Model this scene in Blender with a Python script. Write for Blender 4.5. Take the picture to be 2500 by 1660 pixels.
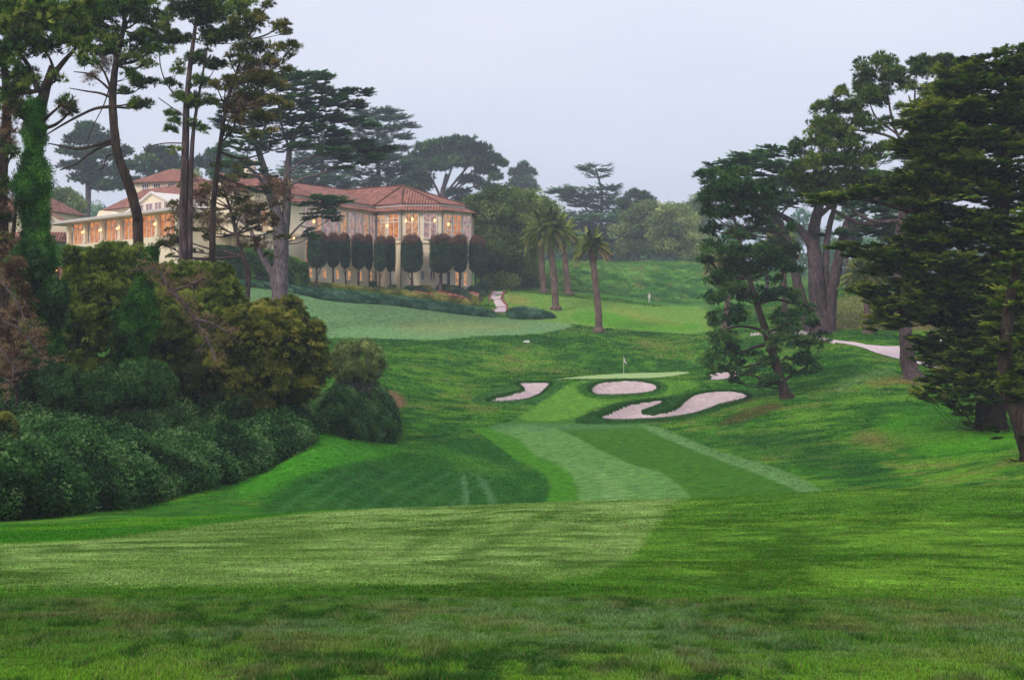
import bpy, math, random
import numpy as np
from mathutils import Vector
from mathutils.geometry import delaunay_2d_cdt

sc = bpy.context.scene
for o in list(bpy.data.objects): bpy.data.objects.remove(o)
COL = sc.collection
# ---------------------------------------------------------------- camera, sky, light
F = 3244.0; CU = 1180.5; CV = 783.0     # focal length and centre, in units of the photo seen 2361 wide
cam_d = bpy.data.cameras.new("camera"); cam = bpy.data.objects.new("camera", cam_d); COL.objects.link(cam)
cam.location = (0, 0, 0); cam.rotation_euler = (math.radians(90), 0, 0)
cam_d.sensor_width = 36; cam_d.lens = 36*F/2361.0; cam_d.clip_end = 6000; cam_d.clip_start = 0.1
sc.camera = cam
sc.view_settings.view_transform = 'Standard'; sc.view_settings.look = 'None'
sc.view_settings.exposure = 0.42; sc.view_settings.gamma = 1.0; sc.view_settings.use_curve_mapping = False
W = bpy.data.worlds.new("World"); sc.world = W; W.use_nodes = True
nt = W.node_tree; nt.nodes.clear()
SUN_EL, SUN_ROT = math.radians(38), math.radians(35)
sky = nt.nodes.new("ShaderNodeTexSky"); sky.sky_type = 'NISHITA'; sky.sun_disc = False
sky.sun_elevation = SUN_EL; sky.sun_rotation = SUN_ROT; sky.dust_density = 4.0; sky.air_density = 1.0
skm = nt.nodes.new("ShaderNodeMix"); skm.data_type = 'RGBA'; skm.inputs[0].default_value = 0.85
bg = nt.nodes.new("ShaderNodeBackground"); out = nt.nodes.new("ShaderNodeOutputWorld")
nt.links.new(sky.outputs[0], skm.inputs[6])
# the overcast layer: a pale lavender cloud deck, a little darker towards the horizon
tc = nt.nodes.new("ShaderNodeTexCoord"); sp = nt.nodes.new("ShaderNodeSeparateXYZ"); cr = nt.nodes.new("ShaderNodeValToRGB")
nt.links.new(tc.outputs['Generated'], sp.inputs[0]); nt.links.new(sp.outputs[2], cr.inputs[0]); cn = nt.nodes.new("ShaderNodeTexNoise"); cn.inputs['Scale'].default_value = 2.2; cn.inputs['Detail'].default_value = 5; cmap = nt.nodes.new("ShaderNodeMapping"); cmap.inputs['Scale'].default_value = (1, 1, 3.5)
nt.links.new(tc.outputs['Generated'], cmap.inputs[0]); nt.links.new(cmap.outputs[0], cn.inputs['Vector']); cr2 = nt.nodes.new("ShaderNodeValToRGB"); nt.links.new(cn.outputs[0], cr2.inputs[0])
cr2.color_ramp.elements[0].position = .3; cr2.color_ramp.elements[0].color = (.88, .91, .95, 1); cr2.color_ramp.elements[1].position = .7; cr2.color_ramp.elements[1].color = (1.08, 1.05, 1.03, 1)
cm = nt.nodes.new("ShaderNodeMix"); cm.data_type = 'RGBA'; cm.blend_type = 'MULTIPLY'; cm.inputs[0].default_value = 1; nt.links.new(cr.outputs[0], cm.inputs[6]); nt.links.new(cr2.outputs[0], cm.inputs[7]); nt.links.new(cm.outputs[2], skm.inputs[7])
cr.color_ramp.elements[0].position = 0.0; cr.color_ramp.elements[0].color = (5.6, 6.1, 7.4, 1)
cr.color_ramp.elements[1].position = 0.22; cr.color_ramp.elements[1].color = (7.0, 7.4, 8.5, 1)
e = cr.color_ramp.elements.new(0.6); e.color = (8.6, 8.7, 9.3, 1)
nt.links.new(skm.outputs[2], bg.inputs[0]); bg.inputs[1].default_value = 0.095
nt.links.new(bg.outputs[0], out.inputs[0])
sd = bpy.data.lights.new("sun", 'SUN'); sun = bpy.data.objects.new("sun", sd); COL.objects.link(sun)
sd.energy = 1.5; sd.angle = math.radians(14); sd.color = (1.0, 0.94, 0.86)
dv = Vector((math.sin(SUN_ROT)*math.cos(SUN_EL)*-1, -math.cos(SUN_ROT)*math.cos(SUN_EL)*1, math.sin(SUN_EL)))
sky.sun_rotation = math.atan2(dv.x, dv.y)
sun.rotation_euler = (-dv).to_track_quat('-Z', 'Y').to_euler()
sc.cycles.max_bounces = 5; sc.cycles.diffuse_bounces = 3; sc.cycles.transparent_max_bounces = 4
sc.cycles.transmission_bounces = 2; sc.cycles.volume_bounces = 0; sc.cycles.caustics_reflective = False
sc.cycles.volume_step_rate = 4; sc.cycles.use_denoising = True; sc.cycles.denoising_prefilter = 'ACCURATE'

# ---------------------------------------------------------------- helpers
rng = np.random.default_rng(7)
def lin(r, g, b):
    f = lambda c: (c/255/12.92) if c/255 <= .04045 else ((c/255+.055)/1.055)**2.4
    return np.array([f(r), f(g), f(b)])
def P(u, v, d): return np.array([(u-CU)/F*d, d, (CV-v)/F*d])
_lat = np.random.default_rng(99).random((256, 256))
def vnoise(x, y):
    xi = np.floor(x).astype(int); yi = np.floor(y).astype(int); fx = x-xi; fy = y-yi
    fx = fx*fx*(3-2*fx); fy = fy*fy*(3-2*fy)
    a = _lat[xi & 255, yi & 255]; b = _lat[(xi+1) & 255, yi & 255]; c = _lat[xi & 255, (yi+1) & 255]; d = _lat[(xi+1) & 255, (yi+1) & 255]
    return (a*(1-fx)+b*fx)*(1-fy)+(c*(1-fx)+d*fx)*fy
def fbm(x, y, s, o=3, off=0.):
    r = 0; a = 1; t = 0
    for i in range(o):
        r = r+a*vnoise(x/s+off+17.3*i, y/s+off*1.7+9.1*i); t += a; a *= .55; s *= .48
    return r/t
def sm(a, b, x): t = np.clip((x-a)/(b-a), 0, 1); return t*t*(3-2*t)
def sdf(poly, u, v):            # signed distance, negative inside
    p = np.array(poly, float); q = np.roll(p, -1, 0); d2 = np.full(u.shape, 1e18); ins = np.zeros(u.shape, bool)
    for (ax, ay), (bx, by) in zip(p, q):
        ex, ey = bx-ax, by-ay; wx, wy = u-ax, v-ay
        t = np.clip((wx*ex+wy*ey)/max(ex*ex+ey*ey, 1e-9), 0, 1)
        d2 = np.minimum(d2, (wx-ex*t)**2+(wy-ey*t)**2)
        c = ((ay > v) != (by > v)) & (u < (bx-ax)*(v-ay)/((by-ay) if by != ay else 1e-9)+ax)
        ins ^= c
    return np.where(ins, -1, 1)*np.sqrt(d2)
def smooth_poly(poly, n=2):
    p = np.array(poly, float)
    for _ in range(n):
        q = np.roll(p, -1, 0); a = .75*p+.25*q; b = .25*p+.75*q
        p = np.stack([a, b], 1).reshape(-1, p.shape[1])
    return p

# ---------------------------------------------------------------- ground shape
NEAR = [(6.8, 1568), (15, 1303)]
C_ = {
 -500: [(25,1240),(38,1215),(48,1205),(60,1160),(90,1040),(120,880),(160,730),(200,640),(250,575),(330,590),(600,640)],
 0: [(25,1230),(38,1208),(47,1200),(60,1155),(90,1000),(120,860),(160,720),(190,650),(210,610),(228,578),(250,566),(330,575),(600,640)],
 150: [(26,1223),(38,1205),(48,1195),(61,1150),(90,1000),(120,860),(160,720),(190,650),(210,612),(226,578),(246,566),(330,575),(600,640)],
 300: [(28,1215),(38,1194),(50,1190),(62,1158),(90,1030),(120,880),(150,740),(185,650),(210,610),(235,590),(260,585),(330,590),(600,640)],
 450: [(30,1205),(38,1190),(50,1205),(62,1150),(75,1090),(90,1020),(120,880),(150,750),(185,665),(208,640),(225,632),(250,625),(330,600),(600,640)],
 600: [(30,1200),(37,1186),(50,1215),(62,1160),(75,1085),(90,1000),(110,900),(150,775),(180,735),(205,670),(220,643),(240,645),(330,620),(600,640)],
 730: [(30,1195),(36,1178),(50,1215),(62,1150),(75,1060),(88,995),(100,975),(130,870),(165,805),(195,777),(212,710),(226,672),(234,652),(245,652),(330,630),(600,640)],
 900: [(30,1190),(36,1171),(52,1225),(65,1180),(80,1100),(90,1045),(97,1025),(105,1008),(125,930),(160,840),(197,781),(222,708),(238,673),(247,664),(262,662),(330,640),(600,640)],
 1050: [(30,1186),(36,1166),(55,1235),(68,1185),(85,1095),(100,1030),(112,990),(125,950),(150,885),(175,830),(198,776),(222,728),(236,695),(245,672),(255,666),(270,664),(330,640),(600,640)],
 1200: [(29,1180),(36,1160),(55,1225),(70,1160),(85,1100),(100,1045),(115,992),(130,940),(145,892),(155,878),(172,855),(190,803),(205,770),(225,735),(240,703),(250,682),(262,671),(275,665),(288,625),(300,612),(330,615),(400,635),(700,650)],
 1400: [(29,1176),(36,1153),(55,1225),(70,1160),(85,1095),(100,1035),(115,988),(128,955),(138,917),(146,888),(152,870),(167,861),(176,862),(190,812),(205,778),(215,766),(230,738),(250,703),(262,686),(272,678),(284,640),(296,612),(310,605),(340,612),(400,635),(700,650)],
 1550: [(29,1172),(36,1149),(55,1215),(70,1150),(85,1085),(100,1030),(115,983),(128,955),(138,920),(146,890),(153,872),(168,858),(176,860),(190,818),(205,783),(225,748),(245,720),(262,708),(270,703),(285,650),(300,612),(320,606),(400,635),(700,650)],
 1750: [(29,1162),(36,1141),(50,1190),(65,1150),(80,1090),(95,1040),(110,985),(122,947),(130,925),(140,900),(150,880),(160,862),(172,838),(185,795),(200,768),(220,742),(240,717),(262,702),(280,670),(300,640),(330,622),(400,640),(700,650)],
 1950: [(29,1152),(36,1130),(50,1175),(65,1130),(80,1070),(95,1010),(110,965),(125,920),(140,870),(155,830),(165,801),(175,780),(185,765),(200,741),(215,710),(230,682),(250,674),(300,662),(400,650),(700,650)],
 2150: [(29,1146),(36,1124),(50,1165),(65,1110),(80,1050),(95,990),(110,950),(125,908),(140,872),(150,850),(160,828),(168,803),(176,786),(186,768),(200,738),(215,706),(232,682),(300,668),(400,650),(700,650)],
 2361: [(29,1140),(36,1115),(48,1150),(60,1105),(72,1050),(85,1010),(100,960),(115,925),(130,892),(145,862),(160,832),(170,805),(180,785),(190,765),(205,735),(220,700),(300,670),(400,650),(700,650)],
 2900: [(28,1130),(36,1090),(48,1100),(60,1060),(80,1000),(100,940),(130,880),(160,825),(200,740),(220,700),(300,670),(400,650),(700,650)],
}
def pchip_prep(x, y):
    x = np.array(x, float); y = np.array(y, float); h = np.diff(x); dl = np.diff(y)/h; m = np.zeros_like(y)
    m[0] = dl[0]; m[-1] = dl[-1]
    for i in range(1, len(x)-1):
        if dl[i-1]*dl[i] > 0:
            w1 = 2*h[i]+h[i-1]; w2 = h[i]+2*h[i-1]; m[i] = (w1+w2)/(w1/dl[i-1]+w2/dl[i])
    return x, y, m
def pchip(pr, q):
    x, y, m = pr; q = np.clip(q, x[0], x[-1]); i = np.clip(np.searchsorted(x, q)-1, 0, len(x)-2)
    h = x[i+1]-x[i]; t = (q-x[i])/h
    return (2*t**3-3*t**2+1)*y[i]+(t**3-2*t**2+t)*h*m[i]+(-2*t**3+3*t**2)*y[i+1]+(t**3-t**2)*h*m[i+1]
CK = sorted(C_); CT = np.array([(k-CU)/F for k in CK])
CP = []
for k in CK:
    pts = NEAR+C_[k]; CP.append(pchip_prep([p[0] for p in pts], [(CV-p[1])/F*p[0] for p in pts]))
CARVE = []       # (polygon xy, depth, rim height)
def H(x, y, carve=True):
    x = np.asarray(x, float); y = np.asarray(y, float); x, y = np.broadcast_arrays(x, y)
    yy = np.maximum(y, 6.8)
    t = np.clip(x/np.maximum(yy, 25), CT[0], CT[-1])
    t = np.where(yy < 25, np.clip(x/25, CT[0], CT[-1])*1.0, t)
    Z = np.stack([pchip(p, yy) for p in CP], 0)
    i = np.clip(np.searchsorted(CT, t)-1, 0, len(CT)-2)
    n = len(CT); fl = lambda a: np.take_along_axis(Z, np.clip(a, 0, n-1)[None], 0)[0]
    z0, z1, z2, z3 = fl(i-1), fl(i), fl(i+1), fl(i+2)
    h = CT[i+1]-CT[i]; hm = np.where(i > 0, CT[i]-CT[np.maximum(i-1, 0)], h); hp = np.where(i+2 < n, CT[np.minimum(i+2, n-1)]-CT[i+1], h)
    m1 = ((z1-z0)/hm*h+(z2-z1)/h*hm)/(h+hm); m2 = ((z2-z1)/h*hp+(z3-z2)/hp*h)/(h+hp)
    m1 = np.where(i > 0, m1, (z2-z1)/h); m2 = np.where(i+2 < n, m2, (z2-z1)/h)
    s = (t-CT[i])/h
    z = (2*s**3-3*s**2+1)*z1+(s**3-2*s**2+s)*h*m1+(-2*s**3+3*s**2)*z2+(s**3-s**2)*h*m2
    z = z+np.where(y < 6.8, (6.8-y)*.02, 0)
    z = z+(fbm(x, y, 9, 2)-.5)*.35*sm(50, 70, y)*(1-.75*sm(145, 150, y)*(1-sm(168, 174, y)))
    z = z+(fbm(x, y, 3.5, 3, 5)-.5)*1.3*sm(274, 284, y)*sm(-14, -4, x)
    z = z+(fbm(x, y, .9, 2, 3)-.5)*.035*(1-sm(10, 30, y))
    if carve:
        for poly, dep, rim in CARVE:
            mn = poly.min(0)-2; mx = poly.max(0)+2
            k = (x > mn[0]) & (x < mx[0]) & (y > mn[1]) & (y < mx[1])
            if k.any():
                dd = sdf(poly, x[k], y[k]); zz = z[k].copy()
                zz += rim*np.exp(-((dd-.35)/.5)**2)
                zz -= dep*sm(0.0, 1.0, -dd-.02)
                z = z.copy(); z[k] = zz
    return z
def G(u, v, lo, hi):              # the place on the ground seen at (u, v) between two distances
    ys = np.linspace(lo, hi, 240); g = H((u-CU)/F*ys, ys, False)-(CV-v)/F*ys
    k = np.nonzero((g[:-1] < 0) & (g[1:] >= 0))[0]
    if len(k) == 0: y = ys[np.argmin(np.abs(g))]
    else: j = k[0]; y = ys[j]+(ys[j+1]-ys[j])*(-g[j])/(g[j+1]-g[j])
    return np.array([(u-CU)/F*y, y])
def Gp(pts, lo, hi): return np.array([G(u, v, lo, hi) for u, v in pts])
def Z8(pts): return [(850+.4798*a, 755.5+.4798*b) for a, b in pts]     # traced on an enlarged crop
BUNK = [
 ('sand bunker with a hooked arm left of the green', Z8([(555,360),(600,337),(680,320),(745,302),(735,290),(705,277),(720,266),(800,264),(890,267),(860,295),(830,325),(780,345),(700,358),(620,362)]), .65, (118,165)),
 ('oval sand bunker in front of the flag', Z8([(1053,300),(1070,278),(1120,262),(1210,254),(1300,257),(1370,268),(1398,286),(1390,305),(1340,318),(1240,326),(1140,330),(1075,325)]), .75, (120,150)),
 ('long curved sand bunker short and right of the green', Z8([(1095,440),(1120,420),(1180,395),(1240,370),(1320,355),(1400,347),(1425,352),(1415,370),(1370,385),(1315,405),(1330,413),(1390,411),(1440,402),(1480,385),(1520,345),(1570,320),(1650,307),(1740,304),(1800,312),(1835,328),(1820,345),(1750,360),(1680,375),(1640,395),(1560,420),(1440,438),(1300,447),(1160,450)]), .65, (112,160)),
 ('small sand bunker half hidden behind the leaning pine', Z8([(1590,256),(1630,250),(1640,241),(1615,230),(1650,219),(1700,213),(1780,208),(1800,222),(1785,238),(1750,247),(1700,259)]), .4, (140,178)),
]
BW = []
for lab, pl, dep, (lo, hi) in BUNK:
    w = smooth_poly(Gp(pl, lo, hi), 2); BW.append(w); CARVE.append((w, dep, .18))
GREEN_UV = smooth_poly(Z8([(925,264),(1040,242),(1230,224),(1400,215),(1520,212),(1565,218),(1480,232),(1400,240),(1230,243),(1050,255)]), 1)

# ---------------------------------------------------------------- ground colour
def paint(x, y, z):
    x = np.asarray(x, float); y = np.asarray(y, float)
    ys = np.maximum(y, .5); u = CU+F*x/ys; v = CV-F*z/ys
    n1 = fbm(x, y, 11, 3, 1); n2 = fbm(x, y, 3.0, 3, 2); n3 = fbm(x, y, .8, 3, 4); n4 = fbm(x+3*n2, y, 1.6, 3, 11)
    def mix(c, k, w): return c*(1-w[..., None])+np.asarray(k)*w[..., None]
    sh = x.shape
    c = np.zeros(sh+(3,))+lin(44, 100, 20)
    c = mix(c, lin(76, 136, 28), sm(.38, .68, .35*n1+.35*n4+.3*n3)); c = mix(c, lin(30, 80, 22), .7*sm(.52, .34, n4*.55+n3*.45))
    c = mix(c, lin(104, 152, 40), .75*sm(.50, .66, n1*.4+n2*.6)); c = mix(c, lin(122, 124, 66), .65*sm(.56, .70, n4*.6+n1*.4))
    def zone(poly, lo, hi, col, fe=3., st=1., smo=1):
        nonlocal c
        k = (y > lo) & (y < hi)
        if not k.any(): return
        p = smooth_poly(poly, smo) if smo else poly
        w = np.zeros(sh); w[k] = sm(fe, -fe, sdf(p, u[k], v[k]))*st
        c = mix(c, col, w)
    # left mound slope beyond the crest
    zone([(120,1215),(450,1150),(560,1100),(720,1040),(700,985),(760,985),(960,1035),(1080,1010),(1150,990),(1290,1080),(1330,1160),(900,1200),(300,1230)], 38, 120, lin(48,112,24), 6, .6)
    zone([(560,1220),(640,1120),(800,1060),(960,1050),(1100,1080),(1250,1130),(1265,1200),(700,1240)], 40, 110, lin(26,80,26), 24, .7)  # painted shade: a darker green deepens the hollow
    zone([(540,1120),(715,1035),(700,985),(780,985),(960,1035),(860,1055),(700,1090),(560,1150)], 40, 110, lin(66,142,24), 8, .7)
    for a in range(7):
        xx = 620+a*62; zone([(xx,1205),(xx+50,1150),(xx+170,1085),(xx+178,1088),(xx+62,1152),(xx+14,1205)], 40, 100, lin(84,132,84), 6, .3)
    zone([(1062,1205),(1070,1150),(1062,1105),(1066,1080),(1078,1120),(1082,1160),(1078,1205)], 40, 110, lin(96,140,100), 4, .6)
    zone([(1118,1205),(1130,1160),(1105,1110),(1098,1090),(1122,1110),(1145,1150),(1138,1205)], 40, 110, lin(96,140,100), 4, .5)
    # dark rough between mound and fairway, with hollow shade painted into its green
    zone(Z8([(470,480),(560,520),(640,585),(720,645),(800,680),(860,730),(880,780),(850,860),(760,860),(800,760),(700,700),(580,640),(420,590),(280,560),(260,500),(380,470)]), 60, 125, lin(24,80,24), 14, .6)
    # fairway
    fair = Z8([(480,480),(600,470),(680,450),(760,400),(880,310),(960,285),(1010,290),(1040,330),(1100,345),(1180,360),(1060,400),(990,440),(1000,460),(1300,465),(1400,480),(1550,560),(1700,625),(1900,690),(2100,790),(2100,900),(800,900),(870,800),(870,740),(850,705),(800,672),(720,640),(640,580),(560,520)])
    zone(fair, 50, 150, lin(62,112,22), 2.5, 1., 0)
    zone(Z8([(480,480),(600,485),(720,530),(800,610),(900,650),(970,700),(1003,760),(1005,860),(850,860),(878,780),(860,715),(800,672),(720,640),(640,580),(560,520)]), 50, 125, lin(66,128,14), 2.5, .95, 1)
    zone(Z8([(590,488),(760,470),(900,482),(1000,525),(1100,580),(1250,650),(1400,690),(1490,750),(1560,820),(1560,880),(1010,880),(1003,760),(970,700),(900,650),(800,610),(720,530)]), 50, 125, lin(98,144,78), 3, .9, 0)
    zone(Z8([(1130,850),(1120,740),(1000,660),(900,640),(960,640),(1150,700),(1230,760),(1240,850)]), 50, 120, lin(128,162,104), 10, .35, 1)
    zone(Z8([(1300,462),(1400,472),(1550,540),(1700,600),(1900,650),(2060,710),(2190,785),(2260,840),(2140,840),(2070,785),(1990,750),(1850,692),(1700,640),(1550,582),(1400,522),(1330,485)]), 50, 125, lin(100,140,84), 2.5, .9, 1)
    zone(Z8([(560,470),(700,455),(1000,462),(1350,462),(1300,480),(900,490),(640,492)]), 95, 140, lin(88,130,86), 4, .55, 1)
    # approach up to the green and surrounds
    zone(Z8([(700,440),(800,380),(880,310),(960,270),(1040,250),(1400,245),(1560,250),(1600,280),(1500,305),(1440,330),(1300,340),(1100,375),(1000,430),(860,450)]), 112, 168, lin(100,152,46), 4, .85, 1)
    zone(Z8([(985,300),(1030,260),(1210,240),(1400,250),(1450,285),(1400,325),(1230,342),(1060,338)]), 120, 152, lin(38,90,24), 4, .85, 1)
    zone(Z8([(985,440),(1060,410),(1140,375),(1240,350),(1400,335),(1520,318),(1620,295),(1740,292),(1840,305),(1862,330),(1800,360),(1660,400),(1500,450),(1160,462),(1000,462)]), 108, 160, lin(26,76,20), 3, .92, 1)
    zone(Z8([(480,345),(560,310),(640,280),(700,250),(900,252),(950,268),(880,330),(820,358),(700,372),(520,368)]), 112, 166, lin(52,104,42), 3, .85, 1)
    # lawns near the clubhouse
    zone([(500,655),(700,675),(900,700),(1140,732),(1285,737),(1330,752),(1240,770),(1090,775),(1010,784),(880,780),(750,777),(560,790),(480,760),(460,680)], 165, 240, lin(118,156,108), 2, .95, 1)
    zone([(880,745),(1000,735),(1180,742),(1230,752),(1080,766),(960,770)], 165, 240, lin(142,146,92), 12, .5, 1)
    zone([(1120,664),(1290,682),(1500,706),(1650,708),(1660,775),(1400,757),(1280,742),(1160,735)], 205, 275, lin(118,158,66), 3, .95, 1)
    zone([(1160,672),(1230,690),(1215,705),(1165,695)], 215, 260, lin(160,146,82), 8, .6, 1)
    zone([(1300,736),(1345,714),(1420,724),(1520,738),(1640,752),(1560,766),(1420,756)], 200, 260, lin(86,152,24), 3, .8, 1)
    zone([(1400,700),(1480,722),(1600,752),(1500,748),(1420,722)], 215, 265, lin(150,146,70), 8, .4, 1)
    zone([(1120,640),(1200,605),(1340,600),(1550,604),(1700,612),(1720,715),(1500,702),(1300,672),(1130,662)], 268, 420, lin(70,126,52), 3, .8, 1)
    k = sm(268, 276, y)*(x > -16); c = mix(c, lin(106,146,70), k*.7*sm(.5, .66, n2)); c = mix(c, lin(128,112,74), k*.6*sm(.60, .72, n4))
    c = mix(c, lin(38,90,46), k*.6*sm(.45, .33, n2))
    zone([(1900,690),(2060,672),(2360,668),(2500,760),(2180,768),(2000,768),(1920,770)], 190, 260, lin(128,124,72), 4, .75, 1)
    zone([(1900,750),(2060,738),(2180,742),(2200,765),(1950,768)], 186, 215, lin(158,118,92), 8, .35, 1)
    # bare and brown patches
    zone([(868,886),(900,893),(942,925),(925,940),(895,950),(872,930)], 95, 135, lin(148,108,86), 9, .8, 1)
    zone([(1640,985),(1700,950),(1780,925),(1815,935),(1760,955),(1700,975)], 108, 140, lin(84,62,40), 6, .7, 1)
    zone([(2060,880),(2130,862),(2170,880),(2110,890)], 130, 150, lin(120,86,58), 5, .7, 1)
    zone([(1980,880),(2080,862),(2140,872),(2020,895)], 125, 150, lin(140,120,70), 8, .55, 1)
    zone([(2230,940),(2300,925),(2350,940),(2290,952)], 95, 125, lin(120,84,58), 8, .6, 1)
    zone([(1940,1010),(2090,985),(2250,1000),(2200,1020),(2020,1030)], 60, 115, lin(138,122,74), 14, .6, 1)
    zone([(1930,890),(2010,850),(2080,850),(1980,880),(1930,905)], 120, 170, lin(120,150,96), 14, .6, 1)
    zone([(1640,1000),(1800,985),(2000,1060),(2100,1110),(1900,1100),(1760,1050)], 60, 120, lin(30,78,28), 20, .55, 1)
    zone([(2080,940),(2361,960),(2420,1010),(2200,1060),(2000,1000)], 60, 120, lin(74,150,20), 25, .75, 1)
    # ---- foreground fairway, y < 38
    fg = sm(39.5, 38, y)
    base = np.zeros(sh+(3,))+lin(78, 126, 34); base = mix(base, lin(104, 148, 46), sm(.45, .68, n2)); base = mix(base, lin(56, 98, 20), .8*sm(.50, .36, n3*.6+n4*.4))
    lp = [(1588,1120),(1586,1146),(1545,1165),(1525,1195),(1500,1225),(1475,1260),(1440,1295),(1370,1322),(1200,1345),(0,1350),(-900,1380),(-900,1252),(0,1252),(150,1247),(280,1235),(500,1205),(640,1188),(760,1160),(1000,1120)]
    w = sm(12, -12, sdf(lp, u, v)); lt = np.zeros(sh+(3,))+lin(112, 146, 70); lt = mix(lt, lin(138, 168, 96), sm(.42, .68, n2*.5+n3*.5)); lt = mix(lt, lin(72, 110, 38), .75*sm(.50, .34, n3*.6+n4*.4))
    base = base*(1-w[..., None])+lt*w[..., None]
    for pl in ([(1290,1165),(1330,1162),(1230,1215),(1080,1290),(1000,1300),(1130,1240)], [(1120,1172),(1140,1172),(1020,1240),(900,1290),(980,1230)]):
        w2 = sm(8, -8, sdf(pl, u, v))*.5; base = mix(base, lin(74, 112, 40), w2)
    # green rough strip at far left
    w = sm(3, -3, sdf([(760,1179),(640,1188),(500,1205),(280,1235),(150,1247),(0,1252),(-900,1275),(-900,1100),(500,1100),(900,1100),(860,1172)], u, v)); st = np.zeros(sh+(3,))+lin(58, 124, 22)
    st = mix(st, lin(92, 148, 30), sm(.45, .65, n2)); base = base*(1-w[..., None])+st*w[..., None]
    # rough at our feet
    edge = 11.3+.35*(n2-.5)
    dk = np.exp(-((y-edge-.35)/.5)**2); base = mix(base, lin(54, 96, 28), .35*dk)
    wr = sm(.25, -.25, y-edge)
    a = .6*fbm(x, y*.5, .14, 4, 21)+.4*fbm(x, y, .9, 2, 22); b = .6*fbm(x, y*.5, .12, 4, 33)+.4*fbm(x, y, 1.1, 2, 34); g2 = .5*fbm(x*.8, y*.5, .2, 4, 44)+.5*fbm(x, y, .8, 2, 45)
    r = np.zeros(sh+(3,))+lin(72, 110, 38); r = mix(r, lin(40, 76, 26), .9*sm(.56, .38, a)); r = mix(r, lin(100, 126, 82), .6*sm(.46, .66, b))
    r = mix(r, lin(120, 118, 74), .36*sm(.50, .66, g2)); r = mix(r, lin(96, 138, 34), .8*sm(8.6, 6.6, y)*sm(.42, .6, a))
    base = base*(1-wr[..., None])+r*wr[..., None]
    c = c*(1-fg[..., None])+base*fg[..., None]
    return c

# ---------------------------------------------------------------- materials
def newmat(name):
    m = bpy.data.materials.new(name); m.use_nodes = True; nt = m.node_tree; b = nt.nodes["Principled BSDF"]
    b.inputs['Specular IOR Level'].default_value = .25; return m, nt, b
def noise(nt, scale, detail=4, vec=None, rough=.6):
    n = nt.nodes.new("ShaderNodeTexNoise"); n.inputs['Scale'].default_value = scale; n.inputs['Detail'].default_value = detail; n.inputs['Roughness'].default_value = rough
    if vec is None:
        vec = nt.nodes.new("ShaderNodeNewGeometry").outputs['Position']
    nt.links.new(vec, n.inputs['Vector']); return n.outputs[0]
def ramp(nt, fac, stops):
    r = nt.nodes.new("ShaderNodeValToRGB"); nt.links.new(fac, r.inputs[0]); e = r.color_ramp.elements
    while len(e) < len(stops): e.new(.5)
    for el, (p, c) in zip(e, stops): el.position = p; el.color = (*c, 1) if len(c) == 3 else c
    return r.outputs[0]
def mul(nt, a, b, mode='MULTIPLY', fac=1.):
    m = nt.nodes.new("ShaderNodeMix"); m.data_type = 'RGBA'; m.blend_type = mode; m.inputs[0].default_value = fac
    nt.links.new(a, m.inputs[6]); nt.links.new(b, m.inputs[7]); return m.outputs[2]
def bump(nt, b, h, st, dist):
    n = nt.nodes.new("ShaderNodeBump"); n.inputs['Strength'].default_value = st; n.inputs['Distance'].default_value = dist
    nt.links.new(h, n.inputs['Height']); nt.links.new(n.outputs[0], b.inputs['Normal'])
def g3(x): return (x, x, x)
def simple(name, rgb, rough=.8, var=.18, scale=3., bst=0, bsc=20, metal=0):
    m, nt, b = newmat(name); c = lin(*rgb)
    n = noise(nt, scale, 5); col = ramp(nt, n, [(.3, tuple(c*(1-var))), (.7, tuple(np.minimum(c*(1+var), 1)))])
    nt.links.new(col, b.inputs['Base Color']); b.inputs['Roughness'].default_value = rough; b.inputs['Metallic'].default_value = metal
    if bst: bump(nt, b, noise(nt, bsc, 4), bst, .05)
    return m
def ground_mat():
    m, nt, b = newmat("turf")
    at = nt.nodes.new("ShaderNodeAttribute"); at.attribute_name = "Col"
    f = ramp(nt, noise(nt, 9., 5, rough=.75), [(.32, g3(.35)), (.68, g3(1.65))])
    f2 = ramp(nt, noise(nt, 1.7, 5, rough=.7), [(.34, g3(.62)), (.66, g3(1.38))])
    mp = nt.nodes.new("ShaderNodeMapping"); mp.inputs['Scale'].default_value = (.35, 1, 1); nt.links.new(nt.nodes.new("ShaderNodeNewGeometry").outputs['Position'], mp.inputs[0])
    f3 = ramp(nt, noise(nt, 4.2, 4, vec=mp.outputs[0], rough=.7), [(.36, (.66,.7,.6)), (.64, (1.36,1.3,1.3))])
    c = mul(nt, mul(nt, mul(nt, at.outputs['Color'], f), f2), f3)
    nt.links.new(mul(nt, c, ramp(nt, noise(nt, .01, 1), [(0, (.84, .86, .74)), (1, (.84, .86, .74))])), b.inputs['Base Color']); b.inputs['Roughness'].default_value = .95; b.inputs['Specular IOR Level'].default_value = .08
    bump(nt, b, noise(nt, 14, 5, rough=.8), .6, .06)
    return m
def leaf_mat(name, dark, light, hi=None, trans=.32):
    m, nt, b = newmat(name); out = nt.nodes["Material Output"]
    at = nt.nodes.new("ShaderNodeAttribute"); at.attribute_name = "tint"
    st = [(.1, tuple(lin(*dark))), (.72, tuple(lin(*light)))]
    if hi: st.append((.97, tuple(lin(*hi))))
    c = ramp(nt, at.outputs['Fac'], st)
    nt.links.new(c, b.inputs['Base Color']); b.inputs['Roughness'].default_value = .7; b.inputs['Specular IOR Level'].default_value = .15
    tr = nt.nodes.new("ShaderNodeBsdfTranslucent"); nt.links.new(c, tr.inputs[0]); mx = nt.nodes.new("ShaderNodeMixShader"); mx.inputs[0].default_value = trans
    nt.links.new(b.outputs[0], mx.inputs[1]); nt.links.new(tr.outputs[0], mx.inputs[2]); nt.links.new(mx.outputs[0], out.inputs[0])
    return m
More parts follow.
